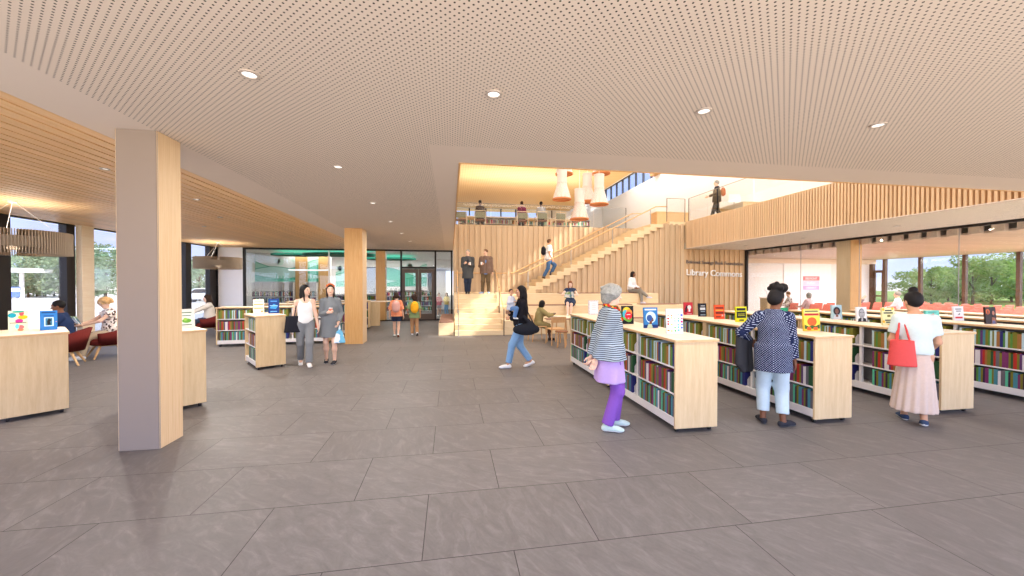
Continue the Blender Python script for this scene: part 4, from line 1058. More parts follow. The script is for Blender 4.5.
def crown_mesh(seed, low, n=2600):
    q = random.Random(seed); lumps = []
    for k in range(16):
        a = q.uniform(0, 2*PI); z = q.uniform(low, .86); rr_ = (.10+.26*math.sin(PI*min(1, max(0, (z-low)/(1-low)))**.8))*q.uniform(.5, 1.)
        lumps.append((rr_*math.cos(a), rr_*math.sin(a), z, q.uniform(.10, .19)))
    v = []; f = []
    for k in range(n):
        lx, ly, lz, r = lumps[k % 16]
        d = Vector((q.gauss(0, 1), q.gauss(0, 1), q.gauss(0, 1))).normalized()*r*q.uniform(.72, 1.06)
        p = Vector((lx, ly, lz))+d; s_ = q.uniform(.014, .028)
        u = Vector((q.gauss(0, 1), q.gauss(0, 1), q.gauss(0, 1))).normalized(); w_ = u.orthogonal().normalized()
        i = len(v); v += [tuple(p+u*s_), tuple(p+w_*s_*.7), tuple(p-u*s_), tuple(p-w_*s_*.7)]; f.append((i, i+1, i+2, i+3))
    return v, f, lumps
TV = []
for sd, low in ((1, .28), (2, .34), (3, .18), (4, .12)):
    v, f, lp = crown_mesh(sd, low); me = bpy.data.meshes.new('crown'); me.from_pydata(v, [], f); me.materials.append(LG[0])
    b = MB(); b.tube([(0, 0, 0), (.01, .0, .25), (0, .01, .6)], [.028, .020, .008], 8)
    for lx, ly, lz, r in lp[:7]: b.tube([(0, 0, min(.5, lz*.6)), (lx*.6, ly*.6, lz*.86), (lx, ly, lz)], [.010, .006, .002], 5)
    TV.append((me, b.mesh('trunk', M['bark'])))
def tree(label, x, y, h, var, wide, leaf, group, z=-.3):
    t = thing('tree', label, 'tree', (x, y, z), var*1.7+x, group)
    c, k = TV[var]; h *= .80
    o = link('crown', c, t); o.scale = (h*wide, h*wide, h); o.material_slots[0].link = 'OBJECT'; o.material_slots[0].material = LG[leaf]
    o = link('trunk', k, t); o.scale = (h*.8, h*.8, h)
GL, GR_ = 'trees beyond the car park', 'trees outside the meeting room windows'
for k, (x, y, h, var, wd) in enumerate(((-57.2, 62, 8.2, 2, 1.3), (-59.2, 66.4, 9.6, 3, 1.2), (-50.8, 58.9, 9.2, 0, 1.2), (-50.9, 63.0, 9.0, 1, 1.1), (-63, 66, 8.4, 3, 1.5))):
    tree('grey-green tree beyond the car park, %s in the wide window' % ORD[k], x, y, h, var, wd, 2, GL)
tree('large leaning tree seen between the pale column and the painted column', -32.3, 41.7, 7.9, 0, 1.0, 2, GL)
tree('small round tree far off low behind the large leaning tree', -53.3, 67.4, 3.9, 2, 1.4, 2, GL)
for k, (x, y, h, var, wd) in enumerate(((-31.7, 51.7, 6.4, 1, 1.0), (-27.4, 47.0, 7.2, 3, 1.2), (-32.5, 58, 7.4, 0, 1.1))):
    tree('grey-green tree in the window right of the painted column, %s' % ORD[k], x, y, h, var, wd, 2, GL)
for k, (x, y, h, var, wd) in enumerate(((55.3, 37.6, 4.6, 2, 1.8), (47.6, 30.8, 5.2, 3, 1.1), (57, 35.3, 5.2, 2, 1.3), (50.3, 29.3, 6.6, 0, 1.0), (53.6, 29.8, 6.8, 3, 1.2), (61.4, 32.6, 6.0, 2, 1.4), (57.7, 29.1, 7.2, 1, 1.2), (66.1, 39.9, 6.2, 3, 1.3), (63.5, 30.2, 7.0, 0, 1.2), (60, 36.0, 5.0, 2, 1.7), (70, 41, 5.4, 2, 1.8), (66, 34, 5.6, 2, 1.6))):
    tree('leafy green tree outside the meeting room windows, %s' % ['low and leftmost', 'just right of the doorway', 'low and behind the first window post', 'tall with olive leaves in the middle pane', 'broad and bright in the middle pane', 'low at the back between two posts', 'tall with olive leaves at the right edge', 'olive one at the very back', 'outermost one on the right', 'low one close to the lawn edge', 'low one behind the middle pane', 'low one behind the right pane'][k], x, y, h, var, wd, (0, 1, 0, 1, 0, 0, 1, 1, 0, 0, 0, 0)[k], GR_)
t = thing('station_canopy', 'white filling station canopy at the far edge of the car park', 'canopy', (-54.5, 55.5, -.15), math.radians(30))
MB().box(-5, -3, 3.3, 4, 3, 3.75).build('roof', M['white'], t); 
for sx in (-3.4, 2): MB().cyl((sx, 0, 0), (sx, 0, 3.3), .2, n=10).build('post', M['shelfwhite'], t)
t = thing('price_sign', 'small blue and white sign by the filling station', 'sign', (-51, 53.8, -.15), math.radians(40))
MB().box(-.45, -.1, .3, .45, .1, 1.5).build('board', flat('sign_blue', rgb(84, 104, 190), .5, .2), t); MB().box(-.38, -.12, .95, .38, .12, 1.35).build('face', M['white'], t); MB().box(-.1, -.08, 0, .1, .08, .3).build('post', M['grey'], t)
def car(label, x, y, rz, col):
    t = thing('car', label, 'car', (x, y, -.15), rz, 'parked cars')
    b = MB(); b.prism([(-2.1, .35), (-2.15, .75), (-1.3, .92), (-.7, 1.42), (.9, 1.45), (1.7, .95), (2.15, .85), (2.15, .35)], 1, -.85, .85); b.build('body', col, t, bevel=.06)
    for s in (-1, 1):
        b = MB(); b.prism([(-1.1, .95), (-.62, 1.36), (.82, 1.38), (1.4, .97)], 1, s*.855-.01, s*.855+.01); b.build('side_window', M['black'], t)
        for xx in (-1.35, 1.35): MB().cyl((xx, s*.72, .32), (xx, s*.9, .32), .32, n=18).build('wheel', M['rubber'], t, smooth=True)
car('white parked car in the wide window', -60.5, 68, math.radians(-50), flat('car_white', rgb(232, 232, 230), .3, .5))
car('dark parked car beneath the trees in the wide window', -63.5, 64.5, math.radians(30), flat('car_dark', rgb(70, 74, 80), .3, .5))
car('pale parked car in the window right of the painted column', -24.5, 43, math.radians(10), flat('car_pale', rgb(206, 210, 214), .3, .5))
# ------------------------------------------------------------------ figures: smooth blended solids turned into one continuous skin
def cone(a, b, ra, rb, k=.02, fa=0, fb=0, op='+'): return ('cone', np.array(a, float), np.array(b, float), ra, rb, k, fa, fb, op)
def ell(c, r, k=.02, rot=None, op='+'): return ('ell', np.array(c, float), np.array(r, float), rot, None, k, 0, 0, op)
def cut(p, n): return ('cut', np.array(p, float), np.array(n, float)/np.linalg.norm(n), 0, 0, 0, 0, 0, 'x')
def flare(a, b, ra, rb, ry=.8, n=0, amp=0., k=.02): return ('flare', np.array(a, float), np.array(b, float), (ra, rb), (ry, n, amp), k, 0, 0, '+')
def bbox(p):
    if p[0] == 'cone': r = max(p[3], p[4]); return np.minimum(p[1], p[2])-r, np.maximum(p[1], p[2])+r
    if p[0] == 'ell': r = p[2].max(); return p[1]-r, p[1]+r
    r = max(p[3])*1.15; return np.minimum(p[1], p[2])-[r, r, .01], np.maximum(p[1], p[2])+[r, r, .01]
def field(prims, h):
    bs = [bbox(p) for p in prims if p[8] == '+']
    lo = np.min([b[0] for b in bs], 0)-3*h; hi = np.max([b[1] for b in bs], 0)+3*h
    n = np.ceil((hi-lo)/h).astype(int)+1
    D = np.full(n, 1., np.float32)
    ax = [lo[i]+h*np.arange(n[i]) for i in range(3)]
    for p in prims:
        if p[0] == 'cut':
            X, Y, Z = np.meshgrid(*ax, indexing='ij', sparse=True)
            D = np.maximum(D, (X-p[1][0])*p[2][0]+(Y-p[1][1])*p[2][1]+(Z-p[1][2])*p[2][2]); continue
        b0, b1 = bbox(p); m = p[5]*1.2+2*h
        i0 = np.clip(np.floor((b0-m-lo)/h).astype(int), 0, n-1); i1 = np.clip(np.ceil((b1+m-lo)/h).astype(int)+1, 1, n)
        if (i1 <= i0).any(): continue
        sl = tuple(slice(a, b) for a, b in zip(i0, i1))
        X, Y, Z = np.meshgrid(*[ax[i][sl[i]] for i in range(3)], indexing='ij', sparse=True)
        if p[0] == 'cone':
            a, b = p[1], p[2]; d = b-a; L2 = max(1e-9, d@d)
            t0 = ((X-a[0])*d[0]+(Y-a[1])*d[1]+(Z-a[2])*d[2])/L2; t = np.clip(t0, 0, 1)
            q = np.sqrt((X-a[0]-t*d[0])**2+(Y-a[1]-t*d[1])**2+(Z-a[2]-t*d[2])**2)-(p[3]+(p[4]-p[3])*t)
            if p[6]: q = np.maximum(q, -t0*L2**.5)
            if p[7]: q = np.maximum(q, (t0-1)*L2**.5)
        elif p[0] == 'ell':
            x, y, z = X-p[1][0], Y-p[1][1], Z-p[1][2]
            if p[3] is not None:
                Rm = p[3]; x, y, z = (Rm[0, 0]*x+Rm[1, 0]*y+Rm[2, 0]*z, Rm[0, 1]*x+Rm[1, 1]*y+Rm[2, 1]*z, Rm[0, 2]*x+Rm[1, 2]*y+Rm[2, 2]*z)
            r = p[2]; k0 = np.sqrt((x/r[0])**2+(y/r[1])**2+(z/r[2])**2); k1 = np.sqrt((x/r[0]**2)**2+(y/r[1]**2)**2+(z/r[2]**2)**2)
            q = k0*(k0-1)/np.maximum(k1, 1e-6)
        else:
            a, b = p[1], p[2]; d = b-a; L2 = d@d; t0 = ((X-a[0])*d[0]+(Y-a[1])*d[1]+(Z-a[2])*d[2])/L2; t = np.clip(t0, 0, 1)
            ry, nn, amp = p[4]
            x, y = X-a[0]-t*d[0], (Y-a[1]-t*d[1])/ry
            r = p[3][0]+(p[3][1]-p[3][0])*t
            if nn: r = r*(1+amp*t*np.sin(nn*np.arctan2(y, x)+2*t))
            q = np.maximum((np.sqrt(x*x+y*y)-r)*.85, np.maximum(-t0, t0-1)*L2**.5)
        q = q.astype(np.float32); S = D[sl]; k = max(p[5], 1e-4)
        if p[8] == '-': D[sl] = np.maximum(S, -q)
        else:
            g = np.clip(.5+.5*(S-q)/k, 0, 1); D[sl] = S*(1-g)+q*g-k*g*(1-g)
    return D, lo
def net(prims, h):
    D, lo = field(prims, h); s = D < 0
    nx, ny, nz = D.shape
    c = np.zeros((nx-1, ny-1, nz-1), np.int8)
    for i in (0, 1):
        for j in (0, 1):
            for k in (0, 1): c += s[i:nx-1+i, j:ny-1+j, k:nz-1+k]
    act = (c > 0) & (c < 8); ids = np.full(act.shape, -1, np.int64); I = np.argwhere(act); ids[act] = np.arange(len(I))
    P = np.zeros((len(I), 3)); W = np.zeros(len(I))
    cor = [(i, j, k) for i in (0, 1) for j in (0, 1) for k in (0, 1)]
    for a in cor:
        for ax in range(3):
            if a[ax]: continue
            b = list(a); b[ax] = 1
            va = D[I[:, 0]+a[0], I[:, 1]+a[1], I[:, 2]+a[2]]; vb = D[I[:, 0]+b[0], I[:, 1]+b[1], I[:, 2]+b[2]]
            m = (va < 0) != (vb < 0); t = np.where(m, va/np.where(m, va-vb, 1), 0)
            q = np.tile(np.array(a, float), (len(I), 1)); q[:, ax] += t
            P[m] += q[m]; W[m] += 1
    P = (I+P/W[:, None])*h+lo
    F = []
    for ax in range(3):
        u, v = (ax+1) % 3, (ax+2) % 3
        sh = [slice(None)]*3; sh2 = [slice(None)]*3
        sh[ax] = slice(0, -1); sh2[ax] = slice(1, None)
        e = s[tuple(sh)] != s[tuple(sh2)]
        E = np.argwhere(e)
        E = E[(E[:, u] > 0) & (E[:, v] > 0) & (E[:, u] < D.shape[u]-1) & (E[:, v] < D.shape[v]-1)]
        ins = s[tuple(E.T)]
        q = []
        for du, dv in ((0, 0), (1, 0), (1, 1), (0, 1)):
            G = E.copy(); G[:, u] -= du; G[:, v] -= dv; q.append(ids[tuple(G.T)])
        q = np.stack(q, 1); q[~ins] = q[~ins][:, ::-1]
        F.append(q)
    F = np.concatenate(F); F = F[(F >= 0).all(1)]
    return P, F
def to_mesh(name, parts, mats):
    """parts: list of (verts, quads, material index or per-face array)"""
    v = []; f = []; mi = []; o = 0
    for P, F, m in parts:
        v.append(P); f.append(F+o); o += len(P); mi.append(np.full(len(F), m) if np.isscalar(m) else m)
    v = np.concatenate(v); f = np.concatenate(f); mi = np.concatenate(mi)
    me = bpy.data.meshes.new(name)
    me.vertices.add(len(v)); me.vertices.foreach_set('co', v.astype(np.float32).ravel())
    me.loops.add(len(f)*4); me.loops.foreach_set('vertex_index', f.astype(np.int32).ravel())
    me.polygons.add(len(f)); me.polygons.foreach_set('loop_start', np.arange(len(f), dtype=np.int32)*4)
    for m in mats: me.materials.append(m)
    me.polygons.foreach_set('material_index', mi.astype(np.int32))
    me.polygons.foreach_set('use_smooth', np.ones(len(f), bool))
    me.update(calc_edges=True); me.validate()
    return me
def ik(a, b, l1, l2, hint):
    d = b-a; L = np.linalg.norm(d)
    if L > (l1+l2)*.999: b = a+d/L*(l1+l2)*.999; d = b-a; L = np.linalg.norm(d)
    x = (l1*l1-l2*l2+L*L)/(2*L); y = math.sqrt(max(0, l1*l1-x*x)); e = d/L
    hint = np.array(hint, float); hint = hint-e*(hint@e); hint /= max(1e-6, np.linalg.norm(hint))
    return a+e*x+hint*y, b
def A_(*p): return np.array(p, float)
def rotz(a): c_, s_ = math.cos(a), math.sin(a); return np.array([[c_, -s_, 0], [s_, c_, 0], [0, 0, 1.]])
def rotx(a): c_, s_ = math.cos(a), math.sin(a); return np.array([[1., 0, 0], [0, c_, -s_], [0, s_, c_]])
def unit(v): return v/max(1e-9, np.linalg.norm(v))
SKIN = {'light': (232, 190, 164), 'tan': (206, 154, 120), 'brown': (128, 84, 60), 'dark': (92, 60, 46), 'pink': (238, 204, 184)}
for k, c in SKIN.items(): flat('skin_'+k, rgb(*c), .55, .25, 0, .05, 30)
for k, c in {'black': (28, 24, 24), 'darkbrown': (54, 38, 30), 'brown': (104, 70, 46), 'grey': (150, 148, 140), 'blond': (214, 170, 116), 'auburn': (128, 76, 44)}.items(): flat('hair_'+k, rgb(*c), .6, .2, 0, .5 if k in ('grey', 'blond') else .35, 45)
M['eye'] = flat('eye_dark', rgb(34, 26, 24), .2, .5); M['eyewhite'] = flat('eye_white', rgb(236, 232, 228), .3, .4); M['lip'] = flat('lips', rgb(176, 92, 84), .5, .3)
def cloth(name, c, var=.07): return flat('cloth_'+name, rgb(*c), .85, .08, 0, var, 40)
class Person:
    pass
def person(label, loc, psi, H, pose, wear, hair, skin='light', res=.014, sex='f', group=None, child=False, name='person'):
    s = H; h = res
    J = {}; g = lambda k, d: A_(*pose.get(k, d))*s
    sw = (.086 if sex == 'f' else .102)*(.95 if child else 1)
    pel = g('pel', (0, 0, .53)); neck = pel+A_(*pose.get('lean', (0, .0)), .305)*s
    if pose.get('lean'): neck[2] = pel[2]+math.sqrt(max(.01, .305**2-sum(x*x for x in pose['lean'])))*s
    tw = pose.get('turn', 0); ht = pose.get('hip', 0)
    up = unit(neck-pel)
    R = rotz(tw); Rh = rotz(ht)
    sho = {'l': neck-up*.036*s+R@A_(-sw, 0, 0)*s, 'r': neck-up*.036*s+R@A_(sw, 0, 0)*s}
    hipj = {'l': pel+Rh@A_(-.052, 0, -.01)*s, 'r': pel+Rh@A_(.052, 0, -.01)*s}
    ank = {'l': g('fl', (-.06, 0, .045)), 'r': g('fr', (.06, 0, .045))}
    knee = {}; elb = {}; wri = {}
    for k in 'lr':
        knee[k], ank[k] = ik(hipj[k], ank[k], .245*s, .245*s, pose.get('k'+k, (0, 1, 0)))
        w0 = g('h'+k, (-.132 if k == 'l' else .132, .04, .46))
        elb[k], wri[k] = ik(sho[k], w0, .172*s, .148*s, pose.get('e'+k, (-.4 if k == 'l' else .4, -1, 0)))
    hy, hp = pose.get('head', (0, 0)); Rd = rotz(hy) @ rotx(hp)
    hd = neck+up*.04*s+Rd@A_(0, .012, .062)*s
    if child: hs = s*1.18
    else: hs = s
    q = hs/1.7
    hd = hd+A_(0, 0, .012*s if child else 0)
    def HP(x, y, z): return hd+Rd@A_(x, y, z)*q
    root = thing(name, label, 'person', loc, psi, group)
    # ---- body
    b = [cone(pel+A_(0, 0, .02)*s, pel+(neck-pel)*.38, .058*s, .056*s, .05*s), cone(pel+(neck-pel)*.38, pel+(neck-pel)*.8, .060*s, .062*s, .05*s),
         cone(sho['l'], neck-up*.012*s, .024*s, .026*s, .03*s), cone(sho['r'], neck-up*.012*s, .024*s, .026*s, .03*s),
         cone(neck-up*.03*s, hd-up*.03*s, .034*s if sex == 'm' else .029*s, .031*s if sex == 'm' else .027*s, .03*s)]
    for k in 'lr':
        b += [cone(hipj[k], knee[k], .050*s, .031*s, .03*s), cone(knee[k], ank[k]+(knee[k]-ank[k])*.6, .030*s, .031*s, .02*s), cone(ank[k]+(knee[k]-ank[k])*.6, ank[k], .029*s, .019*s, .02*s),
              cone(sho[k], elb[k], .028*s, .021*s, .03*s), cone(elb[k], wri[k], .021*s, .0145*s, .015*s)]
        b.append(ell(ank[k]+rotz(pose.get('t'+k, 0))@A_(0, .03, -.022)*s, (.022*s, .05*s, .018*s), .02*s, rotz(pose.get('t'+k, 0))))
    b += [ell(HP(0, -.006, .018), A_(.074, .094, .098)*q, .02*q, Rd), ell(HP(0, .022, -.05), A_(.052, .062, .062)*q, .035*q, Rd)]
    if h < .016:
        b += [cone(HP(0, .086, .012), HP(0, .106, -.022), .009*q, .0135*q, .012*q), ell(HP(.076, -.006, -.008), A_(.011, .020, .031)*q, .006*q, Rd), ell(HP(-.076, -.006, -.008), A_(.011, .020, .031)*q, .006*q, Rd),
              ell(HP(0, .076, .034), A_(.05, .018, .012)*q, .015*q, Rd), ell(HP(0, .08, -.082), A_(.02, .016, .016)*q, .02*q, Rd)]
    else: b += [cone(HP(0, .088, .006), HP(0, .106, -.022), .010*q, .014*q, .012*q)]
    P, F = net(b, h); parts = [(P, F, 0)]
    # ---- hands, five fingers each
    hh = min(.007, h*.55)
    for k in 'lr':
        if k in pose.get('nohand', ''): continue
        f = unit(wri[k]-elb[k]); f = unit(f+A_(*pose.get('hd'+k, (0, 0, 0))))
        th = A_(*pose.get('th'+k, (0, 1, 0))); th = unit(th-f*(th@f)); n = np.cross(f, th)*(1 if k == 'l' else -1)
        c = pose.get('c'+k, .35); w = wri[k]; z = s/1.7
        hb = [cone(w-f*.01*z, w+f*.045*z, .020*z, .020*z, .015*z), ell(w+f*.055*z, A_(.050, .040, .016)*z, .015*z, np.stack([f, th, n], 1))]
        for i, (o, L) in enumerate(((.028, .072), (.009, .080), (-.010, .075), (-.028, .058))):
            p0 = w+f*.085*z+th*o*z; L *= z
            d1 = unit(f*math.cos(c)+n*math.sin(c)+th*o*1.5); d2 = unit(f*math.cos(2.2*c)+n*math.sin(2.2*c)); d3 = unit(f*math.cos(3.1*c)+n*math.sin(3.1*c))
            p1 = p0+d1*L*.45; p2 = p1+d2*L*.32; p3 = p2+d3*L*.25
            hb += [cone(p0, p1, .0095*z, .0085*z, .004*z), cone(p1, p2, .0085*z, .0078*z, .003*z), cone(p2, p3, .0078*z, .0068*z, .003*z)]
        t0 = w+f*.03*z+th*.026*z; t1 = t0+unit(f*.6+th*.75+n*.35)*.042*z; t2 = t1+unit(f*.95+th*.2+n*.35)*.034*z
        hb += [cone(t0, t1, .012*z, .010*z, .008*z), cone(t1, t2, .0098*z, .008*z, .004*z)]
        parts.append(net(hb, hh)+(0,))
    for sx in (-1, 1):
        parts.append(net([ell(HP(sx*.031, .079, .012), A_(.015, .010, .008)*q, .002, Rd)], .004 if h < .016 else .006)+(1 if h < .016 else 2,))
        if h < .016: parts.append(net([ell(HP(sx*.031, .086, .012), A_(.007, .005, .007)*q, .002, Rd)], .003)+(2,))
        parts.append(net([ell(HP(sx*.031, .088, .034), A_(.019, .006, .004)*q, .002, Rd)], .004 if h < .016 else .006)+(4,))
    parts.append(net([ell(HP(0, .083, -.050), A_(.022, .009, .008)*q, .002, Rd)], .004 if h < .016 else .006)+(3,))
    hm = MATS['hair_'+hair[1]]
    link('body', to_mesh('body', parts, [MATS['skin_'+skin], M['eyewhite'], M['eye'], M['lip'], hm]), root)
    # ---- hair
    st = hair[0]; hb = [ell(HP(0, -.018, .034), A_(.083, .098, .100)*q, .01, Rd)]
    face = ell(HP(0, .075, -.03), A_(.060, .075, .092)*q, 0, Rd, '-')
    if st == 'short': hb += [cut(HP(0, .0, -.055), Rd@A_(0, .55, -1)), face]
    elif st == 'thick': hb = [ell(HP(0, -.02, .036), A_(.106, .120, .110)*q, .02, Rd), ell(HP(0, -.06, -.015), A_(.088, .068, .085)*q, .03, Rd), ell(HP(0, -.065, -.06), A_(.072, .055, .055)*q, .03, Rd), ell(HP(0, .04, .085), A_(.07, .055, .04)*q, .03, Rd)]+[ell(HP(.095*math.cos(a_*2.4)*math.cos(b_), -.03+.105*math.sin(a_*2.4)*math.cos(b_), .04+.10*math.sin(b_)), A_(.03, .03, .022)*q, .012, None) for a_ in range(14) for b_ in ((a_ % 5)*.3-.2,)]+[face]
    elif st == 'long':
        lg = hair[2]
        hb += [cone(HP(0, -.05, .02), HP(0, -.055, -.09), .080*q, .078*q, .03), cone(HP(0, -.055, -.09), HP(0, -.075, -.09)+A_(0, -.035, -lg)*q, .076*q, .052*q, .03),
               cone(HP(.062, .0, .02), HP(.066, .02, -.10), .026*q, .022*q, .02), cone(HP(-.062, .0, .02), HP(-.066, .02, -.10), .026*q, .022*q, .02), cone(HP(.066, .02, -.10), HP(.06, .03, -.1)+A_(0, .01, -lg*.6)*q, .022*q, .012*q, .02), cone(HP(-.066, .02, -.10), HP(-.06, .03, -.1)+A_(0, .01, -lg*.6)*q, .022*q, .012*q, .02), face]
    elif st == 'bob': hb += [cone(HP(0, -.045, .02), HP(0, -.035, -.075), .088*q, .088*q, .03), cone(HP(.065, .0, .03), HP(.072, .02, -.08), .03*q, .028*q, .02), cone(HP(-.065, .0, .03), HP(-.072, .02, -.08), .03*q, .028*q, .02), face]
    elif st == 'bun': hb += [ell(HP(0, -.035, .0), A_(.078, .082, .085)*q, .02, Rd), ell(HP(*hair[2]), A_(.047, .047, .044)*q, .012, Rd), ell(HP(0, -.07, .05), A_(.05, .045, .06)*q, .03, Rd), face]
    elif st == 'puff': hb += [ell(HP(0, -.04, -.01), A_(.078, .075, .08)*q, .02, Rd), ell(HP(-.03, -.015, .150), A_(.072, .066, .066)*q, .01, Rd), ell(HP(.05, -.01, .145), A_(.06, .058, .062)*q, .01, Rd), ell(HP(.01, -.055, .135), A_(.066, .055, .058)*q, .01, Rd)]+[ell(HP(.085*math.cos(a_), -.03+.06*math.sin(a_), .15+.03*math.sin(a_*3)), A_(.028, .028, .03)*q, .006, None) for a_ in [k_*.7 for k_ in range(9)]]+[ell(HP(0, -.045, -.02), A_(.07, .07, .07)*q, .02, Rd), face]
    elif st == 'curly':
        hb = [ell(HP(0, -.03, .04), A_(.10, .11, .10)*q, .02, Rd)]; rq = random.Random(11)
        for k in range(34):
            a = rq.uniform(0, 2*PI); e_ = rq.uniform(-.5, .75); r_ = .105
            hb.append(ell(HP(r_*math.cos(a)*math.cos(e_), -.03+r_*math.sin(a)*math.cos(e_), .03+r_*math.sin(e_)), A_(.036, .036, .036)*q*rq.uniform(.7, 1.1), .01, None))
        hb.append(face)
    elif st == 'pigtails': hb += [ell(HP(0, -.035, -.005), A_(.08, .08, .08)*q, .02, Rd)] + [cone(HP(x_*.085, -.05, -.02), HP(x_*.10, -.04, -.15), .032*q, .014*q, .02) for x_ in (-1, 1)] + [face]
    hb[0:0] = []
    P, F = net(hb, min(h, .012)); link('hair', to_mesh('hair', [(P, F, 0)], [hm]), root)
    # ---- clothes
    sp = lambda t: pel+(neck-pel)*t
    X = Person(); X.__dict__.update(root=root, s=s, pel=pel, neck=neck, sho=sho, elb=elb, wri=wri, knee=knee, ank=ank, hipj=hipj, up=up, HP=HP, sp=sp, h=h, psi=psi, loc=loc, R=R)
    for w in wear:
        kind, mat = w[0], w[1]; o = w[2] if len(w) > 2 else {}
        e = o.get('ease', .012)*s; pr = []
        if kind in ('top', 'coat'):
            hem = o.get('hem', -.02); wd = .108 if sex == 'm' else .088
            fl = o.get('flare', 1.06)
            def torso(t, kx, ky): 
                return ell(sp(t), A_((kx*s+e), (ky*s+e), .085*s), .05*s, R)
            pr += [torso(.64, wd*.94, .070), torso(.36, wd*.86, .066), torso(.10, wd*.96*fl, .074)]
            pr += [cone(sho[k], neck-up*.014*s, .027*s+e*.6, .028*s+e*.6, .035*s) for k in 'lr']
            pr.append(cone(neck-up*.10*s, neck-up*.006*s, .056*s+e*.5, .040*s+e*.5, .03*s))
            if hem < -.02: pr.append(flare(pel+A_(0, 0, .06)*s, pel+A_(0, 0, hem)*s, .088*s*fl+e, (.092*s+e)*o.get('hemflare', 1.12)*fl, .80, o.get('folds', 5), .03, .03*s))
            sl_ = o.get('sleeve', 1.)
            for k in 'lr':
                se = o.get('se', .010)*s
                if sl_ <= .03: continue
                if sl_ <= .5:
                    pr.append(cone(sho[k], sho[k]+(elb[k]-sho[k])*sl_*2, .034*s+e, .028*s+e+se, .03*s, 0, 1))
                else:
                    t = (sl_-.5)*2
                    pr += [cone(sho[k], elb[k], .031*s+e, .024*s+se, .012*s), cone(elb[k], elb[k]+(wri[k]-elb[k])*t, .025*s+se, .020*s+se, .02*s, 0, 1)]
            pr.append(cut(pel+A_(0, 0, hem)*s, (0, 0, -1)))
            nl = o.get('neckline', .012)
            if nl < -.01: pr.append(cone(neck+up*nl*s+R@A_(0, .01, 0)*s, neck+up*.2*s, .052*s, .08*s, 0, 1, 0, '-'))
            pr.append(('cut', neck+up*((max(nl, -.008)+.010)*s), up, 0, 0, 0, 0, 0, 'x'))
            if o.get('open'):                     # open front showing what is beneath
                pr.append(cone(sp(1.05)+R@A_(0, .10, 0)*s, sp(-.3 if kind == 'coat' else .1)+R@A_(0, .13, 0)*s, .045*s, .03*s, 0, op='-'))
        elif kind == 'trousers':
            kr, ar = o.get('knee', .042)*s, o.get('ankle', .034)*s; lo_ = o.get('to', .97)
            pr += [ell(pel+A_(0, 0, .02)*s, A_(.098*s, .074*s, .075*s), .04*s, rotz(ht))]
            for k in 'lr':
                en = knee[k]+(ank[k]-knee[k])*lo_
                pr += [cone(hipj[k], knee[k], .061*s, kr, .025*s), cone(knee[k], en, kr, ar, .02*s, 0, 1)]
            pr.append(cut(pel+A_(0, 0, .075)*s, (0, 0, 1)))
        elif kind == 'shorts':
            pr += [ell(pel+A_(0, 0, .02)*s, A_(.10*s, .078*s, .075*s), .04*s)]
            for k in 'lr': pr.append(cone(hipj[k], hipj[k]+(knee[k]-hipj[k])*o.get('to', .7), .066*s, .062*s, .03*s, 0, 1))
            pr.append(cut(pel+A_(0, 0, .08)*s, (0, 0, 1)))
        elif kind == 'skirt':
            z1 = o.get('to', -.3)
            pr += [flare(pel+A_(0, 0, .08)*s, pel+A_(*o.get('sway', (0, 0)), z1)*s, o.get('r0', .085)*s, o.get('r', .16)*s, .82, o.get('folds', 11), o.get('amp', .06), .02)]
        elif kind == 'lap':                       # skirt of a seated figure
            for k in 'lr': pr.append(cone(hipj[k], hipj[k]+(knee[k]-hipj[k])*o.get('to', .9), .075*s, .066*s, .05*s, 0, 1))
            pr.append(ell(pel, A_(.11*s, .09*s, .08*s), .05*s))
        elif kind == 'scarf':
            n_ = neck+up*.012*s
            for k in range(10):
                a = 2*PI*k/10; a2 = 2*PI*(k+1)/10
                pr.append(cone(n_+R@A_(.038*math.cos(a), .038*math.sin(a)+.012, .008*math.sin(a*3)-.012*math.sin(a))*s, n_+R@A_(.038*math.cos(a2), .038*math.sin(a2)+.012, .008*math.sin(a2*3)-.012*math.sin(a2))*s, .019*s, .019*s, .012*s))
            pr += [cone(n_+R@A_(.01, .05, -.01)*s, n_+R@A_(.015, .072, -.075)*s, .016*s, .022*s, .02*s)]
        elif kind == 'band': pr += [cone(HP(-.07, .02, .09), HP(.07, .02, .09), .02*q, .02*q, .01), ell(HP(0, .0, .06), A_(.088, .03, .092)*q, .01, Rd)]
        elif kind == 'shoes':
            for k in 'lr':
                Rt = rotz(pose.get('t'+k, 0)) @ rotx(pose.get('tp'+k, 0)); a = ank[k]; z = s/1.7
                def FP(x, y, zz): return a+Rt@A_(x, y, zz)*z
                sh = [cone(FP(0, -.03, -.038), FP(0, .12, -.042), .038*z, .036*z, .02*z), ell(FP(0, .145, -.048), A_(.044, .05, .028)*z, .02*z, Rt), ell(FP(0, .05, -.03), A_(.040, .07, .034)*z, .02*z, Rt), cone(FP(0, -.012, -.02), FP(0, -.012, o.get('up', .01)), .036*z, .034*z, .02*z, 0, 1),
                      ('cut', FP(0, 0, -.076), Rt@A_(0, 0, -1), 0, 0, 0, 0, 0, 'x')]
                P, F = net(sh, min(h*.7, .010)); cz = ((P[F].mean(1)-FP(0, 0, -.076))@(Rt@A_(0, 0, 1)))
                link('shoe', to_mesh('shoe', [(P, F, (cz < .022*z).astype(int))], [mat, o.get('sole', mat)]), root)
            continue
        P, F = net(pr, o.get('res', h))
        link(o.get('name', {'top': 'shirt', 'lap': 'skirt', 'band': 'headband'}.get(kind, kind)), to_mesh(kind, [(P, F, 0)], [mat]), root)
    return X
def wpt(X, p):                                    # a figure's own coordinates to the room's
    return Matrix.Translation(X.loc) @ Matrix.Rotation(X.psi, 4, 'Z') @ Vector(tuple(p))
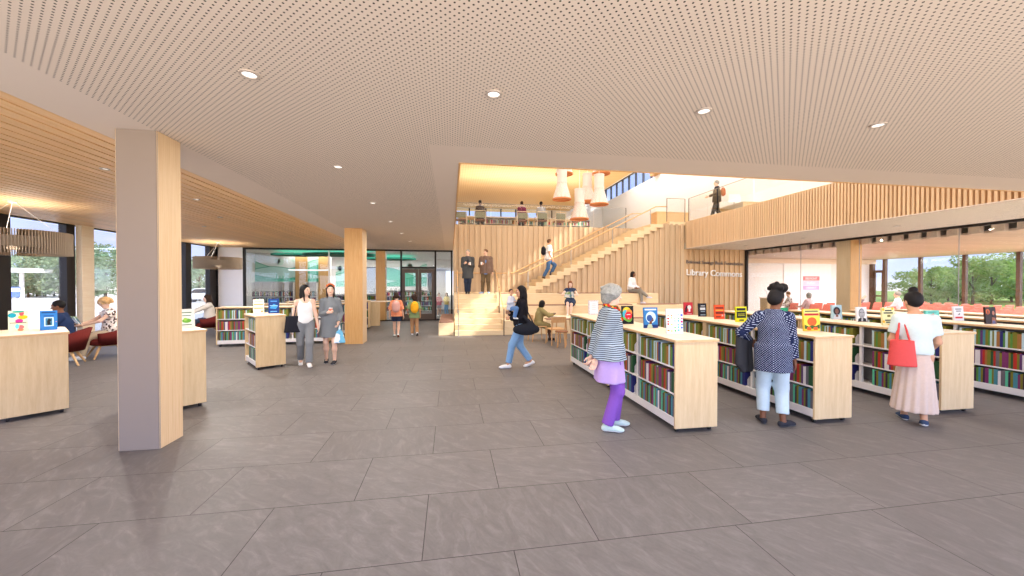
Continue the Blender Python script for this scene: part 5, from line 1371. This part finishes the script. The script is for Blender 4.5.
def blob(name, label, cat, X, prims, mat, h=.012, group=None, extra=None):
    """something worn over the shoulder or held: a thing of its own at the figure's place"""
    P, F = net(prims, h); c = P.mean(0); c[2] = P[:, 2].min()
    t = thing(name, label, cat, wpt(X, c), X.psi, group)
    link('body', to_mesh(name, [(P-c, F, 0)], [mat]), t)
    for nm, pr, mt, hh in (extra or []):
        P, F = net(pr, hh); link(nm, to_mesh(nm, [(P-c, F, 0)], [mt]), t)
    return t
def cup(label, X, p, mat=None, tilt=0):
    t = thing('paper_cup', label, 'cup', wpt(X, A_(*p)-A_(0, 0, .05)), X.psi)
    MB().lathe([(.028, 0), (.038, .095), (.036, .095), (.0, .09)], n=18).build('cup_body', mat or M['screenwhite'], t, smooth=True)
    MB().lathe([(.040, .095), (.040, .104), (.034, .112), (0, .112)], n=18).build('lid', M['shelfwhite'], t, smooth=True)

# patterned cloths
def stripes(name, ca, cb, period, duty=.5):
    m, nt, o = newmat(name); tc = N(nt, 'ShaderNodeTexCoord'); sp_ = N(nt, 'ShaderNodeSeparateXYZ', ins={0: tc.outputs['Object']})
    ns = N(nt, 'ShaderNodeTexNoise', ins={'Vector': tc.outputs['Object'], 'Scale': 5.})
    z = math_(nt, 'ADD', sp_.outputs[2], math_(nt, 'MULTIPLY', ns.outputs[0], .03))
    f = math_(nt, 'LESS_THAN', math_(nt, 'FRACT', math_(nt, 'DIVIDE', z, period)), duty)
    principled(nt, o, mixc(nt, f, ca, cb), .85, .08); return m
def dotted(name, ca, cb, p, r):
    m, nt, o = newmat(name); tc = N(nt, 'ShaderNodeTexCoord'); sp_ = N(nt, 'ShaderNodeSeparateXYZ', ins={0: tc.outputs['Object']})
    x = math_(nt, 'MULTIPLY', math_(nt, 'ARCTAN2', sp_.outputs[0], sp_.outputs[1]), .16); z = sp_.outputs[2]
    u = math_(nt, 'DIVIDE', math_(nt, 'ADD', x, z), p); v = math_(nt, 'DIVIDE', math_(nt, 'SUBTRACT', x, z), p)
    uu = math_(nt, 'SUBTRACT', math_(nt, 'FRACT', u), .5); vv = math_(nt, 'SUBTRACT', math_(nt, 'FRACT', v), .5)
    d = math_(nt, 'SQRT', math_(nt, 'ADD', math_(nt, 'MULTIPLY', uu, uu), math_(nt, 'MULTIPLY', vv, vv)))
    principled(nt, o, mixc(nt, math_(nt, 'LESS_THAN', d, r), ca, cb), .8, .1); return m
def blotch(name, cols, scale):
    m, nt, o = newmat(name); tc = N(nt, 'ShaderNodeTexCoord')
    vo = N(nt, 'ShaderNodeTexVoronoi', ins={'Vector': tc.outputs['Object'], 'Scale': scale}); sp_ = N(nt, 'ShaderNodeSeparateColor', ins={0: vo.outputs['Color']})
    r = N(nt, 'ShaderNodeValToRGB', ins={0: sp_.outputs[0]}); r.color_ramp.interpolation = 'CONSTANT'; e = r.color_ramp.elements
    e[0].position = 0; e[0].color = cols[0]; e[1].position = 1/len(cols); e[1].color = cols[1]
    for k in range(2, len(cols)): q_ = e.new(k/len(cols)); q_.color = cols[k]
    principled(nt, o, r.outputs[0], .8, .1); return m
ST = stripes('striped_cloth', rgb(66, 72, 82), rgb(172, 184, 192), .024, .55)
DT = dotted('dotted_cloth', rgb(34, 42, 74), rgb(196, 204, 222), .027, .22)
SC = blotch('scarf_print', [rgb(206, 50, 36), rgb(60, 120, 50), rgb(232, 150, 40), rgb(180, 40, 40), rgb(70, 60, 40)], 40)
BL = blotch('patterned_blouse', [rgb(236, 226, 216), rgb(90, 70, 66), rgb(240, 232, 226), rgb(230, 214, 204)], 30)
WS = cloth('white_sneaker', (232, 230, 228)); DK = cloth('dark_shoe', (44, 42, 46))
NEAR, MID, FAR = .010, .013, .020

# 1 woman in the striped jacket
X = person('woman in a striped jacket and purple trousers, hands clasped behind her back', (1.87, 4.27, 0), math.radians(-96), 1.70,
  dict(lean=(0, .0), fl=(-.045, .05, .045), fr=(.05, -.03, .045), hl=(-.02, -.135, .475), hr=(.035, -.125, .45), el=(-.4, -1, 0), er=(.35, -1, .0), thl=(0, 0, 1), thr=(0, 0, 1), head=(-.15, -.12), tl=.0, tr=-.25, cl=.6, cr=.5),
  [('top', ST, dict(hem=-.035, sleeve=.98, ease=.020, flare=1.12, se=.014, name='jacket', neckline=.02)), ('skirt', cloth('lavender', (190, 160, 214)), dict(to=-.19, r0=.10, r=.126, folds=6, amp=.05, name='tunic')),
   ('trousers', cloth('purple', (134, 86, 176)), dict(knee=.045, ankle=.040, to=.98)), ('scarf', SC), ('shoes', cloth('mint_sneaker', (196, 214, 206)), dict(sole=WS))], ('thick', 'grey'), 'light', NEAR)
# 2 woman in the dotted blouse
X = person('woman in a white-dotted navy blouse and pale jeans, seen from behind', (3.88, 4.05, 0), math.radians(-40), 1.66,
  dict(lean=(.005, .005), fl=(-.055, .02, .045), fr=(.065, .0, .045), hl=(-.14, .12, .60), hr=(.138, .05, .455), el=(-1, -.9, 0), er=(.5, -1, 0), head=(-.55, -.35), tl=.25, tr=-.75, thl=(1, 0, 1)),
  [('top', DT, dict(hem=-.125, sleeve=.93, ease=.014, flare=1.10, se=.010, name='blouse', hemflare=1.04)), ('trousers', cloth('pale_denim', (196, 212, 218)), dict(knee=.046, ankle=.040, to=.80)), ('shoes', cloth('black_slipon', (52, 52, 58)), dict(sole=cloth('grey_sole', (90, 90, 94)), up=-.015))], ('puff', 'black'), 'brown', NEAR)
e_, w_ = X.elb['l'], X.wri['l']
blob('folded_jacket', 'dark grey jacket draped over the forearm of the woman in the dotted blouse', 'jacket', X, [cone(e_+A_(-.02, .02, .02), w_+A_(-.01, -.03, .02), .038, .040, .03), cone(e_+A_(-.02, .04, 0), e_+A_(-.02, .06, -.40), .036, .05, .05), cone(w_+A_(-.01, -.03, 0), w_+A_(.0, -.02, -.36), .036, .045, .05), cone((e_+w_)/2+A_(-.02, 0, -.05), (e_+w_)/2+A_(-.02, 0, -.42), .04, .05, .06)], cloth('charcoal', (62, 62, 66)))
p = X.wri['r']+A_(.0, .02, -.10)
t = thing('phone', 'plum coloured phone in the hand of the woman in the dotted blouse', 'phone', wpt(X, p-A_(0, 0, .06)), X.psi)
MB().box(-.005, -.035, 0, .005, .035, .14).build('case', flat('plum_case', rgb(130, 60, 90), .4, .4), t, bevel=.004); MB().box(.0055, -.03, .008, .0062, .03, .132).build('phone_screen', M['black'], t)
# 3 woman in the pleated skirt
X = person('woman in a white tee and beige pleated skirt, seen from behind', (5.64, 3.80, 0), math.radians(-44), 1.62,
  dict(fl=(-.035, .10, .045), fr=(.04, -.05, .055), tpr=-.25, hl=(-.11, .13, .56), hr=(.11, .14, .55), el=(-.35, -1, -.2), er=(.3, -1, -.1), head=(.45, -.25), tl=.1, tr=-.2),
  [('top', cloth('mint_tee', (210, 222, 218)), dict(hem=.01, sleeve=.34, ease=.009, se=.003, name='shirt', neckline=-.005)), ('skirt', cloth('beige_pleats', (214, 190, 174)), dict(to=-.425, r=.128, folds=15, amp=.055, sway=(.0, .02))), ('shoes', cloth('navy_sneaker', (58, 72, 98)), dict(sole=WS, up=-.01))], ('bun', 'black', (.01, -.03, .148)), 'tan', NEAR)
q = X.sho['l']; c = q+A_(.0, -.13, -.42)
blob('tote_bag', 'coral tote bag on the shoulder of the woman in the pleated skirt', 'bag', X, [flare(c+A_(0, 0, -.15), c+A_(0, 0, .17), .135, .105, .45, 0, 0, .03), cut(c+A_(0, 0, .17), (0, 0, 1))], flat('coral_leather', rgb(218, 78, 74), .6, .25), .01,
     extra=[('strap', [cone(c+A_(-.05, y, .15), q+A_(.0, y*.3-.01, .045), .011, .011, .01) for y in (-.035, .035)] + [cone(c+A_(.06, y, .15), q+A_(.02, y*.3-.01, .045), .011, .011, .01) for y in (-.035, .035)], flat('coral_strap', rgb(214, 70, 66), .6, .25), .008)])
# 4 mother carrying a child
X = person('woman with long black hair and black sweater walking left, carrying a child', (1.43, 7.72, 0), math.radians(88), 1.70,
  dict(pel=(0, 0, .515), lean=(0, -.015), fl=(-.045, .155, .045), fr=(.045, -.14, .06), tpr=-.35, hl=(-.0, .125, .60), hr=(.03, .135, .66), el=(-.8, -1, -.3), er=(.8, -.8, -.6), head=(.1, -.05), thl=(0, 0, 1), thr=(0, 0, 1), cl=.6),
  [('top', cloth('black_knit', (34, 32, 36)), dict(hem=-.02, sleeve=.97, ease=.016, se=.014, name='sweater')), ('trousers', cloth('blue_denim', (128, 164, 200)), dict(knee=.044, ankle=.038, to=.90)), ('shoes', WS)], ('long', 'black', .34), 'tan', MID)
q = X.sho['l']; c = q+A_(-.10, -.06, -.52)
blob('shoulder_bag', 'large black shoulder bag of the woman carrying a child', 'bag', X, [ell(c+A_(0, 0, 0), (.075, .25, .12), .03), cone(c+A_(0, -.2, .0), c+A_(0, .2, .0), .07, .07, .03), cone(c+A_(0, -.12, .1), c+A_(0, .05, .26), .045, .03, .05)], cloth('black_bag', (40, 42, 48)), .013,
     extra=[('strap', [cone(c+A_(.0, -.18, .05), q+A_(0, .0, .035), .014, .014, .01), cone(c+A_(0, .18, .05), q+A_(0, .02, .035), .014, .014, .01)], cloth('black_strap', (36, 36, 42)), .011)])
ch = wpt(X, A_(-.03, .20, 1.24)-A_(0, 0, .36))
person('small child in a pale grey sweater carried by the woman in the black sweater', ch, math.radians(88+150), .78,
  dict(pel=(0, 0, .45), fl=(-.12, .15, .22), fr=(.12, .15, .22), kl=(-.5, 1, 0), kr=(.5, 1, 0), hl=(-.13, .14, .62), hr=(.13, .14, .62), head=(-.8, .0)),
  [('top', cloth('pale_sweater', (200, 202, 210)), dict(hem=-.04, sleeve=.95, ease=.03, se=.02, name='sweater')), ('trousers', cloth('child_denim', (96, 130, 176)), dict(knee=.06, ankle=.05)), ('shoes', WS)], ('short', 'darkbrown'), 'tan', MID, child=True)
# 5, 6 two women walking
X = person('woman in a white tank top and grey trousers walking with a black tote', (-3.04, 8.62, 0), math.radians(200), 1.69,
  dict(fl=(-.04, .10, .045), fr=(.05, -.13, .06), tpr=-.35, hl=(-.15, .05, .45), hr=(.15, .0, .46), head=(.75, 0), tl=.1),
  [('top', cloth('white_tank', (238, 236, 232)), dict(hem=-.0, sleeve=.02, ease=.004, name='tank_top', neckline=-.035)), ('trousers', cloth('grey_slacks', (132, 134, 136)), dict(knee=.044, ankle=.040)), ('shoes', WS)], ('long', 'black', .20), 'light', MID)
q = X.sho['r']; c = q+A_(.05, .02, -.46)
blob('tote_bag', 'black tote bag on the arm of the woman in the white tank top', 'bag', X, [flare(c+A_(0, 0, -.17), c+A_(0, 0, .17), .19, .15, .42, 0, 0, .03), cut(c+A_(0, 0, .17), (0, 0, 1))], cloth('black_tote', (40, 40, 46)), .013,
     extra=[('strap', [cone(c+A_(-.06*0, y, .15), q+A_(0, y*.3, .04), .012, .012, .01) for y in (-.05, .05)], cloth('black_strap', (36, 36, 42)), .011)])
X = person('woman in a grey shirt dress with an orange headband, holding a takeaway cup', (-2.58, 8.78, 0), math.radians(192), 1.70,
  dict(fl=(-.05, .06, .045), fr=(.055, -.09, .05), tpr=-.15, hl=(-.10, .09, .53), hr=(.02, .13, .66), er=(.6, -.8, -.6), head=(.1, .0), thr=(0, 0, 1), cr=.7, tl=-.2),
  [('top', cloth('grey_dress', (122, 126, 128)), dict(hem=-.19, sleeve=.97, ease=.010, se=.006, flare=1.06, hemflare=1.28, folds=8, name='shirt_dress')), ('band', cloth('orange_band', (206, 104, 52))), ('shoes', cloth('black_sneaker', (50, 50, 54)), dict(sole=WS))], ('long', 'darkbrown', .13), 'light', MID)
cup('white and red takeaway cup held by the woman in the grey dress', X, X.wri['r']+A_(-.06, .045, .04), flat('cup_red', rgb(214, 110, 84), .6, .2))
c = X.wri['l']+A_(-.02, .03, -.32)
blob('carrier_bag', 'white and blue plastic carrier bag beside the woman in the grey dress', 'bag', X, [flare(c+A_(0, 0, -.12), c+A_(0, 0, .13), .12, .06, .5, 0, 0, .03), cone(c+A_(0, 0, .1), c+A_(0, 0, .25), .04, .012, .03)], blotch('carrier_print', [rgb(232, 238, 242), rgb(120, 190, 224), rgb(236, 240, 244), rgb(230, 236, 240)], 9), .012)
# 7, 8 school children walking to the door
def backpack(label, X, mat, sz=1.):
    c = X.sp(.62)+A_(0, -.105*X.s*1.1-.03, 0)
    m2 = cloth('strap_dark', (60, 54, 52))
    sg = []
    for k in 'lr':
        q = X.sho[k]+(X.neck-X.sho[k])*.35
        sg += [cone(q+A_(0, -.07, .0), q+A_(0, .0, .05), .014, .014, .01), cone(q+A_(0, 0, .05), q+A_(0, .085, -.03), .014, .014, .01), cone(q+A_(0, .085, -.03), q+A_(0, .07, -.2*X.s/1.4), .014, .012, .01)]
    blob('backpack', label, 'backpack', X, [ell(c, (.135*sz, .075*sz, .20*sz), .03), cone(c+A_(0, -.01, -.09*sz), c+A_(0, -.01, .07*sz), .11*sz, .10*sz, .05), ell(c+A_(0, -.06*sz, -.07*sz), (.10*sz, .05*sz, .08*sz), .01)], mat, .014, 'backpacks being worn', extra=[('strap', sg, m2, .012)])
X = person('child in an orange shirt and navy shorts walking away to the door', (-1.74, 12.8, 0), math.radians(4), 1.40,
  dict(fl=(-.05, .09, .045), fr=(.045, -.10, .07), tpr=-.6, hl=(-.16, .05, .50), hr=(.155, .03, .49)), [('top', blotch('orange_print', [rgb(232, 150, 110), rgb(236, 160, 120), rgb(226, 136, 100)], 12), dict(hem=-.05, sleeve=.5, ease=.02, name='shirt')), ('shorts', cloth('navy_shorts', (48, 56, 76)), dict(to=.62)), ('shoes', WS, dict(sole=cloth('brown_sole', (150, 80, 60))))], ('pigtails', 'darkbrown'), 'light', .014, child=True)
backpack('dusty pink backpack on the child in the orange shirt', X, cloth('pink_pack', (216, 164, 152)), .95)
X = person('child in a green tee and khaki trousers walking away to the door', (-1.2, 13.1, 0), math.radians(8), 1.33,
  dict(fl=(-.05, -.02, .045), fr=(.06, -.13, .075), tpr=-.7, hl=(-.155, .10, .56), hr=(.15, .03, .50), head=(.3, 0)), [('top', cloth('sage_tee', (128, 148, 104)), dict(hem=-.09, sleeve=.45, ease=.022, name='shirt')), ('trousers', cloth('khaki', (172, 132, 96)), dict(knee=.045, ankle=.04)), ('shoes', WS, dict(sole=DK))], ('thick', 'darkbrown'), 'tan', .014, child=True)
backpack('yellow backpack on the child in the green tee', X, cloth('yellow_pack', (236, 172, 44)), .95)
# 9, 10 two men on the landing
X = person('grey-haired man in a long charcoal coat standing on the landing', (.69, 15.22, ZP), math.radians(176), 1.75,
  dict(fl=(-.02, .01, .045), fr=(.035, -.03, .045), hl=(-.06, .13, .66), hr=(.07, .13, .68), el=(-.35, -.8, -.6), er=(.35, -.8, -.6), thl=(0, 0, 1), thr=(0, 0, 1), head=(-.3, 0), cl=.7, cr=.7),
  [('top', cloth('dark_suit', (44, 50, 66)), dict(hem=-.02, sleeve=.4, ease=.004, name='jersey')), ('coat', cloth('charcoal_coat', (80, 82, 84)), dict(hem=-.18, sleeve=.97, ease=.02, se=.014, open=1)), ('trousers', cloth('navy_trousers', (50, 58, 76)), dict(knee=.044, ankle=.040)), ('shoes', DK)], ('short', 'grey'), 'light', .015, 'm')
cup('white paper cup held by the man in the long coat', X, X.wri['l']+A_(.02, .06, .03))
X = person('man in a brown blazer and blue shirt standing on the landing', (1.40, 15.12, ZP), math.radians(172), 1.76,
  dict(fl=(-.06, .0, .045), fr=(.075, .0, .045), tr=-.7, hl=(-.15, .03, .47), hr=(.09, .13, .66), er=(.35, -.8, -.6), thr=(0, 0, 1), head=(-.55, 0), cr=.7),
  [('top', cloth('blue_shirt', (110, 150, 206)), dict(hem=-.09, sleeve=.0, ease=.0, hemflare=1.0, name='shirt')), ('coat', cloth('brown_blazer', (122, 100, 88)), dict(hem=-.07, sleeve=.97, ease=.024, se=.012, open=1, name='blazer')), ('trousers', cloth('olive_trousers', (104, 88, 66)), dict(knee=.044, ankle=.040)), ('shoes', cloth('blue_sneaker', (150, 176, 210)), dict(sole=WS))], ('short', 'brown'), 'light', .015, 'm')
cup('white paper cup held by the man in the brown blazer', X, X.wri['r']+A_(.0, .06, .03))
# 11 man climbing the stairs
kz = lambda k: ZP+(k+1)*RISE
X = person('bearded man in a white tee and jeans climbing the stair flight', (4.35, 16.6, kz(3)), math.radians(-92), 1.78,
  dict(pel=(0, .0, .53), lean=(0, .02), fl=(-.05, .08, .045+RISE/1.78), fr=(.05, -.13, .06), tpr=-.3, hl=(-.15, .12, .56), hr=(.15, .06, .50)), [('top', cloth('white_tee', (238, 238, 238)), dict(hem=-.04, sleeve=.36, ease=.016, name='shirt')), ('trousers', cloth('mid_denim', (74, 106, 146)), dict(knee=.046, ankle=.042)), ('shoes', cloth('olive_boot', (98, 86, 70)), dict(up=.05))], ('short', 'brown'), 'tan', .015, 'm')
backpack('black backpack on the man climbing the stairs', X, cloth('black_pack', (44, 44, 50)), 1.0)
# 12, 13 women seated on the tiers
X = person('woman in a navy dress reading a magazine on the middle seating tier', (4.52, 13.95, .91), math.radians(158), 1.66,
  dict(pel=(0, 0, .085), fl=(-.03, .30, -.21), fr=(.03, .34, -.17), kl=(0, 1, 1), kr=(0, 1, 1), hl=(-.07, .20, .24), hr=(.08, .20, .24), el=(-1, 0, -.6), er=(1, 0, -.6), head=(.1, -.3), thl=(0, 0, 1), thr=(0, 0, 1)),
  [('top', cloth('navy_dress', (52, 66, 92)), dict(hem=.0, sleeve=.15, ease=.008, name='dress')), ('lap', cloth('navy_dress', (52, 66, 92)), dict(to=.85)), ('shoes', cloth('pale_flat', (226, 214, 204)), dict(up=-.02))], ('long', 'auburn', .16), 'pink', .014)
def open_mag(label, X, p, w=.2, hgt=.26, col=None):
    t = thing('magazine', label, 'magazine', wpt(X, A_(*p)), X.psi)
    for sx in (-1, 1):
        b = MB(); b.box(0, -.004, 0, sx*w, .004, hgt, mat=Matrix.Rotation(sx*.35, 4, 'Z') @ Matrix.Rotation(-.5, 4, 'X')); b.build('page', col or blotch('magazine_print', [rgb(214, 226, 232), rgb(120, 160, 176), rgb(236, 236, 232), rgb(150, 180, 120)], 14) if 'magazine_print' not in MATS else MATS['magazine_print'], t)
open_mag('open magazine held by the woman in the navy dress', X, (0, .36, .30))
X = person('woman in a white sweatshirt sitting cross-legged on the top seating tier', (7.58, 15.1, ZP), math.radians(-142), 1.64,
  dict(pel=(0, 0, .085), lean=(0, .03), fl=(-.02, .28, -.215), fr=(-.10, .40, -.08), kl=(0, 1, 1), kr=(.1, 1, 1), hl=(-.05, .19, .13), hr=(.09, .15, .14), head=(-.15, -.2), tr=.5),
  [('top', cloth('white_sweat', (230, 230, 232)), dict(hem=-.0, sleeve=.95, ease=.022, se=.02, name='sweatshirt')), ('trousers', cloth('grey_pants', (140, 136, 128)), dict(knee=.046, ankle=.036)), ('shoes', cloth('lilac_sneaker', (214, 214, 232)))], ('bob', 'black'), 'brown', .014)
# 14 girl at the reading table
X = person('girl in an olive dress sitting at the small reading table', (2.66, 11.25, 0), math.radians(-82), 1.45,
  dict(pel=(0, -.02, .375), lean=(0, .06), fl=(-.04, .26, .045), fr=(.05, .22, .045), hl=(-.06, .28, .545), hr=(.08, .28, .545), el=(-1, -.3, -.6), er=(1, -.3, -.6), head=(-.1, -.3)),
  [('top', cloth('olive_dress', (148, 136, 92)), dict(hem=-.02, sleeve=.97, ease=.02, se=.016, name='dress')), ('lap', cloth('olive_dress', (148, 136, 92)), dict(to=1.)), ('shoes', DK)], ('bob', 'black'), 'dark', .014)
# 15 man on the balcony
X = person('grey-haired man in a dark suit walking along the balcony', (11.87, 15.45, ZU), math.radians(62), 1.83,
  dict(fl=(-.05, .13, .045), fr=(.05, -.14, .06), tpr=-.35, hl=(-.12, .20, .60), hr=(.15, -.05, .47), el=(-.5, -1, -.3), head=(0, 0)), [('top', cloth('black_suit', (40, 42, 50)), dict(hem=-.05, sleeve=.96, ease=.016, se=.012, name='jacket')), ('trousers', cloth('black_trousers', (36, 36, 42)), dict(knee=.044, ankle=.040)), ('shoes', DK)], ('short', 'grey'), 'light', .016, 'm')
backpack('russet backpack on the man walking along the balcony', X, cloth('russet_pack', (176, 88, 60)), .95)
# 16, 17 children beyond the glass
person('child in a pink top and grey shorts standing beyond the glass screen', (-.62, 20.9, 0), math.radians(200), 1.2, dict(hl=(-.1, .12, .6)), [('top', cloth('pink_top', (224, 130, 140)), dict(hem=-.05, sleeve=.5, ease=.02)), ('shorts', cloth('grey_shorts', (190, 190, 196))), ('shoes', WS)], ('short', 'brown'), 'light', FAR, child=True)
person('child in a yellow top and blue trousers standing beyond the glass screen', (-.2, 21.4, 0), math.radians(150), 1.2, dict(hr=(.1, .12, .6)), [('top', cloth('yellow_top', (226, 206, 120)), dict(hem=-.05, sleeve=.5, ease=.02)), ('trousers', cloth('sky_trousers', (130, 176, 216))), ('shoes', WS)], ('bob', 'darkbrown'), 'light', FAR, child=True)
# 18 - 20 people in the lounge chairs
SEAT = dict(pel=(0, -.03, .325), lean=(0, .02), fl=(-.06, .26, .045), fr=(.06, .27, .045), hl=(-.08, .20, .42), hr=(.08, .20, .42), el=(-1, -.4, -.4), er=(1, -.4, -.4), head=(0, -.2))
X = person('dark-haired man in a navy sweater sitting in the lounge chair', (-8.15, 9.45, 0), math.radians(120), 1.72, SEAT, [('top', cloth('navy_sweater', (44, 58, 92)), dict(hem=-.03, sleeve=.96, ease=.018, se=.014, name='sweater')), ('trousers', cloth('dark_denim', (60, 70, 90))), ('shoes', DK)], ('short', 'black'), 'brown', .015, 'm')
X = person('curly blond woman in a cream top reading in the lounge chair', (-8.05, 10.45, 0), math.radians(140), 1.72, dict(SEAT, head=(.1, -.45), hl=(-.08, .24, .46), hr=(.08, .24, .46), pel=(0, -.03, .345)), [('top', BL, dict(hem=-.03, sleeve=.2, ease=.012, name='top')), ('trousers', cloth('sand_trousers', (196, 176, 150))), ('shoes', WS)], ('curly', 'blond'), 'light', .014)
open_mag('open pages held by the curly-haired woman', X, (0, .42, .80), .16, .22, M['book_page'])
X = person('dark-haired woman in a cream sweater sitting at the window desk', (-7.95, 14.05, 0), math.radians(125), 1.70, dict(SEAT, pel=(0, -.03, .33), hl=(-.08, .30, .45), hr=(.08, .30, .45)), [('top', cloth('cream_sweater', (228, 222, 210)), dict(hem=-.03, sleeve=.96, ease=.018, se=.014, name='sweater')), ('trousers', cloth('dark_denim', (60, 70, 90))), ('shoes', DK)], ('long', 'darkbrown', .12), 'light', .015)
# 21 - 24 audience in the meeting room
AUD = dict(pel=(0, -.02, .33), fl=(-.06, .25, .045), fr=(.06, .25, .045), hl=(-.07, .2, .42), hr=(.07, .2, .42), head=(0, 0))
DKT = cloth('dark_trousers', (70, 66, 68))
person('brown-haired woman in a patterned blouse seated in the meeting room', (15.6, 15.42, 0), math.radians(60), 1.70, dict(AUD, head=(.3, -.35)), [('top', BL, dict(hem=-.03, sleeve=.9, ease=.015)), ('trousers', DKT), ('shoes', DK)], ('short', 'brown'), 'light', .017)
person('grey-haired person in a pink top seated in the meeting room', (15.6, 14.44, 0), math.radians(10), 1.66, AUD, [('top', cloth('rose_top', (222, 190, 190)), dict(hem=-.03, sleeve=.9, ease=.015)), ('trousers', DKT), ('shoes', DK)], ('bob', 'grey'), 'light', .017)
person('woman in a grey top resting her chin on her hand in the meeting room', (15.6, 12.48, 0), math.radians(-60), 1.74, dict(AUD, head=(0, -.2), hr=(.05, .17, .62), hl=(-.02, .2, .5), lean=(0, .05)), [('top', cloth('mauve_top', (126, 112, 118)), dict(hem=-.03, sleeve=.9, ease=.015)), ('trousers', DKT), ('shoes', DK)], ('bun', 'brown', (0, -.08, .09)), 'light', .017)
person('grey-haired man in a white shirt seated before the meeting room windows', (17.58, 12.48, 0), math.radians(30), 1.76, AUD, [('top', cloth('pale_shirt', (226, 228, 232)), dict(hem=-.03, sleeve=.9, ease=.015)), ('trousers', DKT), ('shoes', DK)], ('short', 'grey'), 'light', .017, 'm')
# 25 - 27 readers on the upper floor
for (x, y), lab, col, hr, sk in (((1.5, 19.42), 'dark-haired reader in a brown top on the upper floor', (96, 86, 84), 'black', 'brown'), ((3.65, 19.32), 'reader in a maroon top on the upper floor', (128, 50, 84), 'darkbrown', 'light'), ((4.65, 19.22), 'dark-haired reader in a grey top on the upper floor', (186, 184, 188), 'black', 'brown')):
    person(lab, (x, y, ZU), math.radians(-8), 1.75, dict(AUD, pel=(0, -.0, .345)), [('top', cloth('reader_%d' % col[0], col), dict(hem=-.03, sleeve=.9, ease=.015)), ('trousers', DKT), ('shoes', DK)], ('short', hr), sk, FAR)
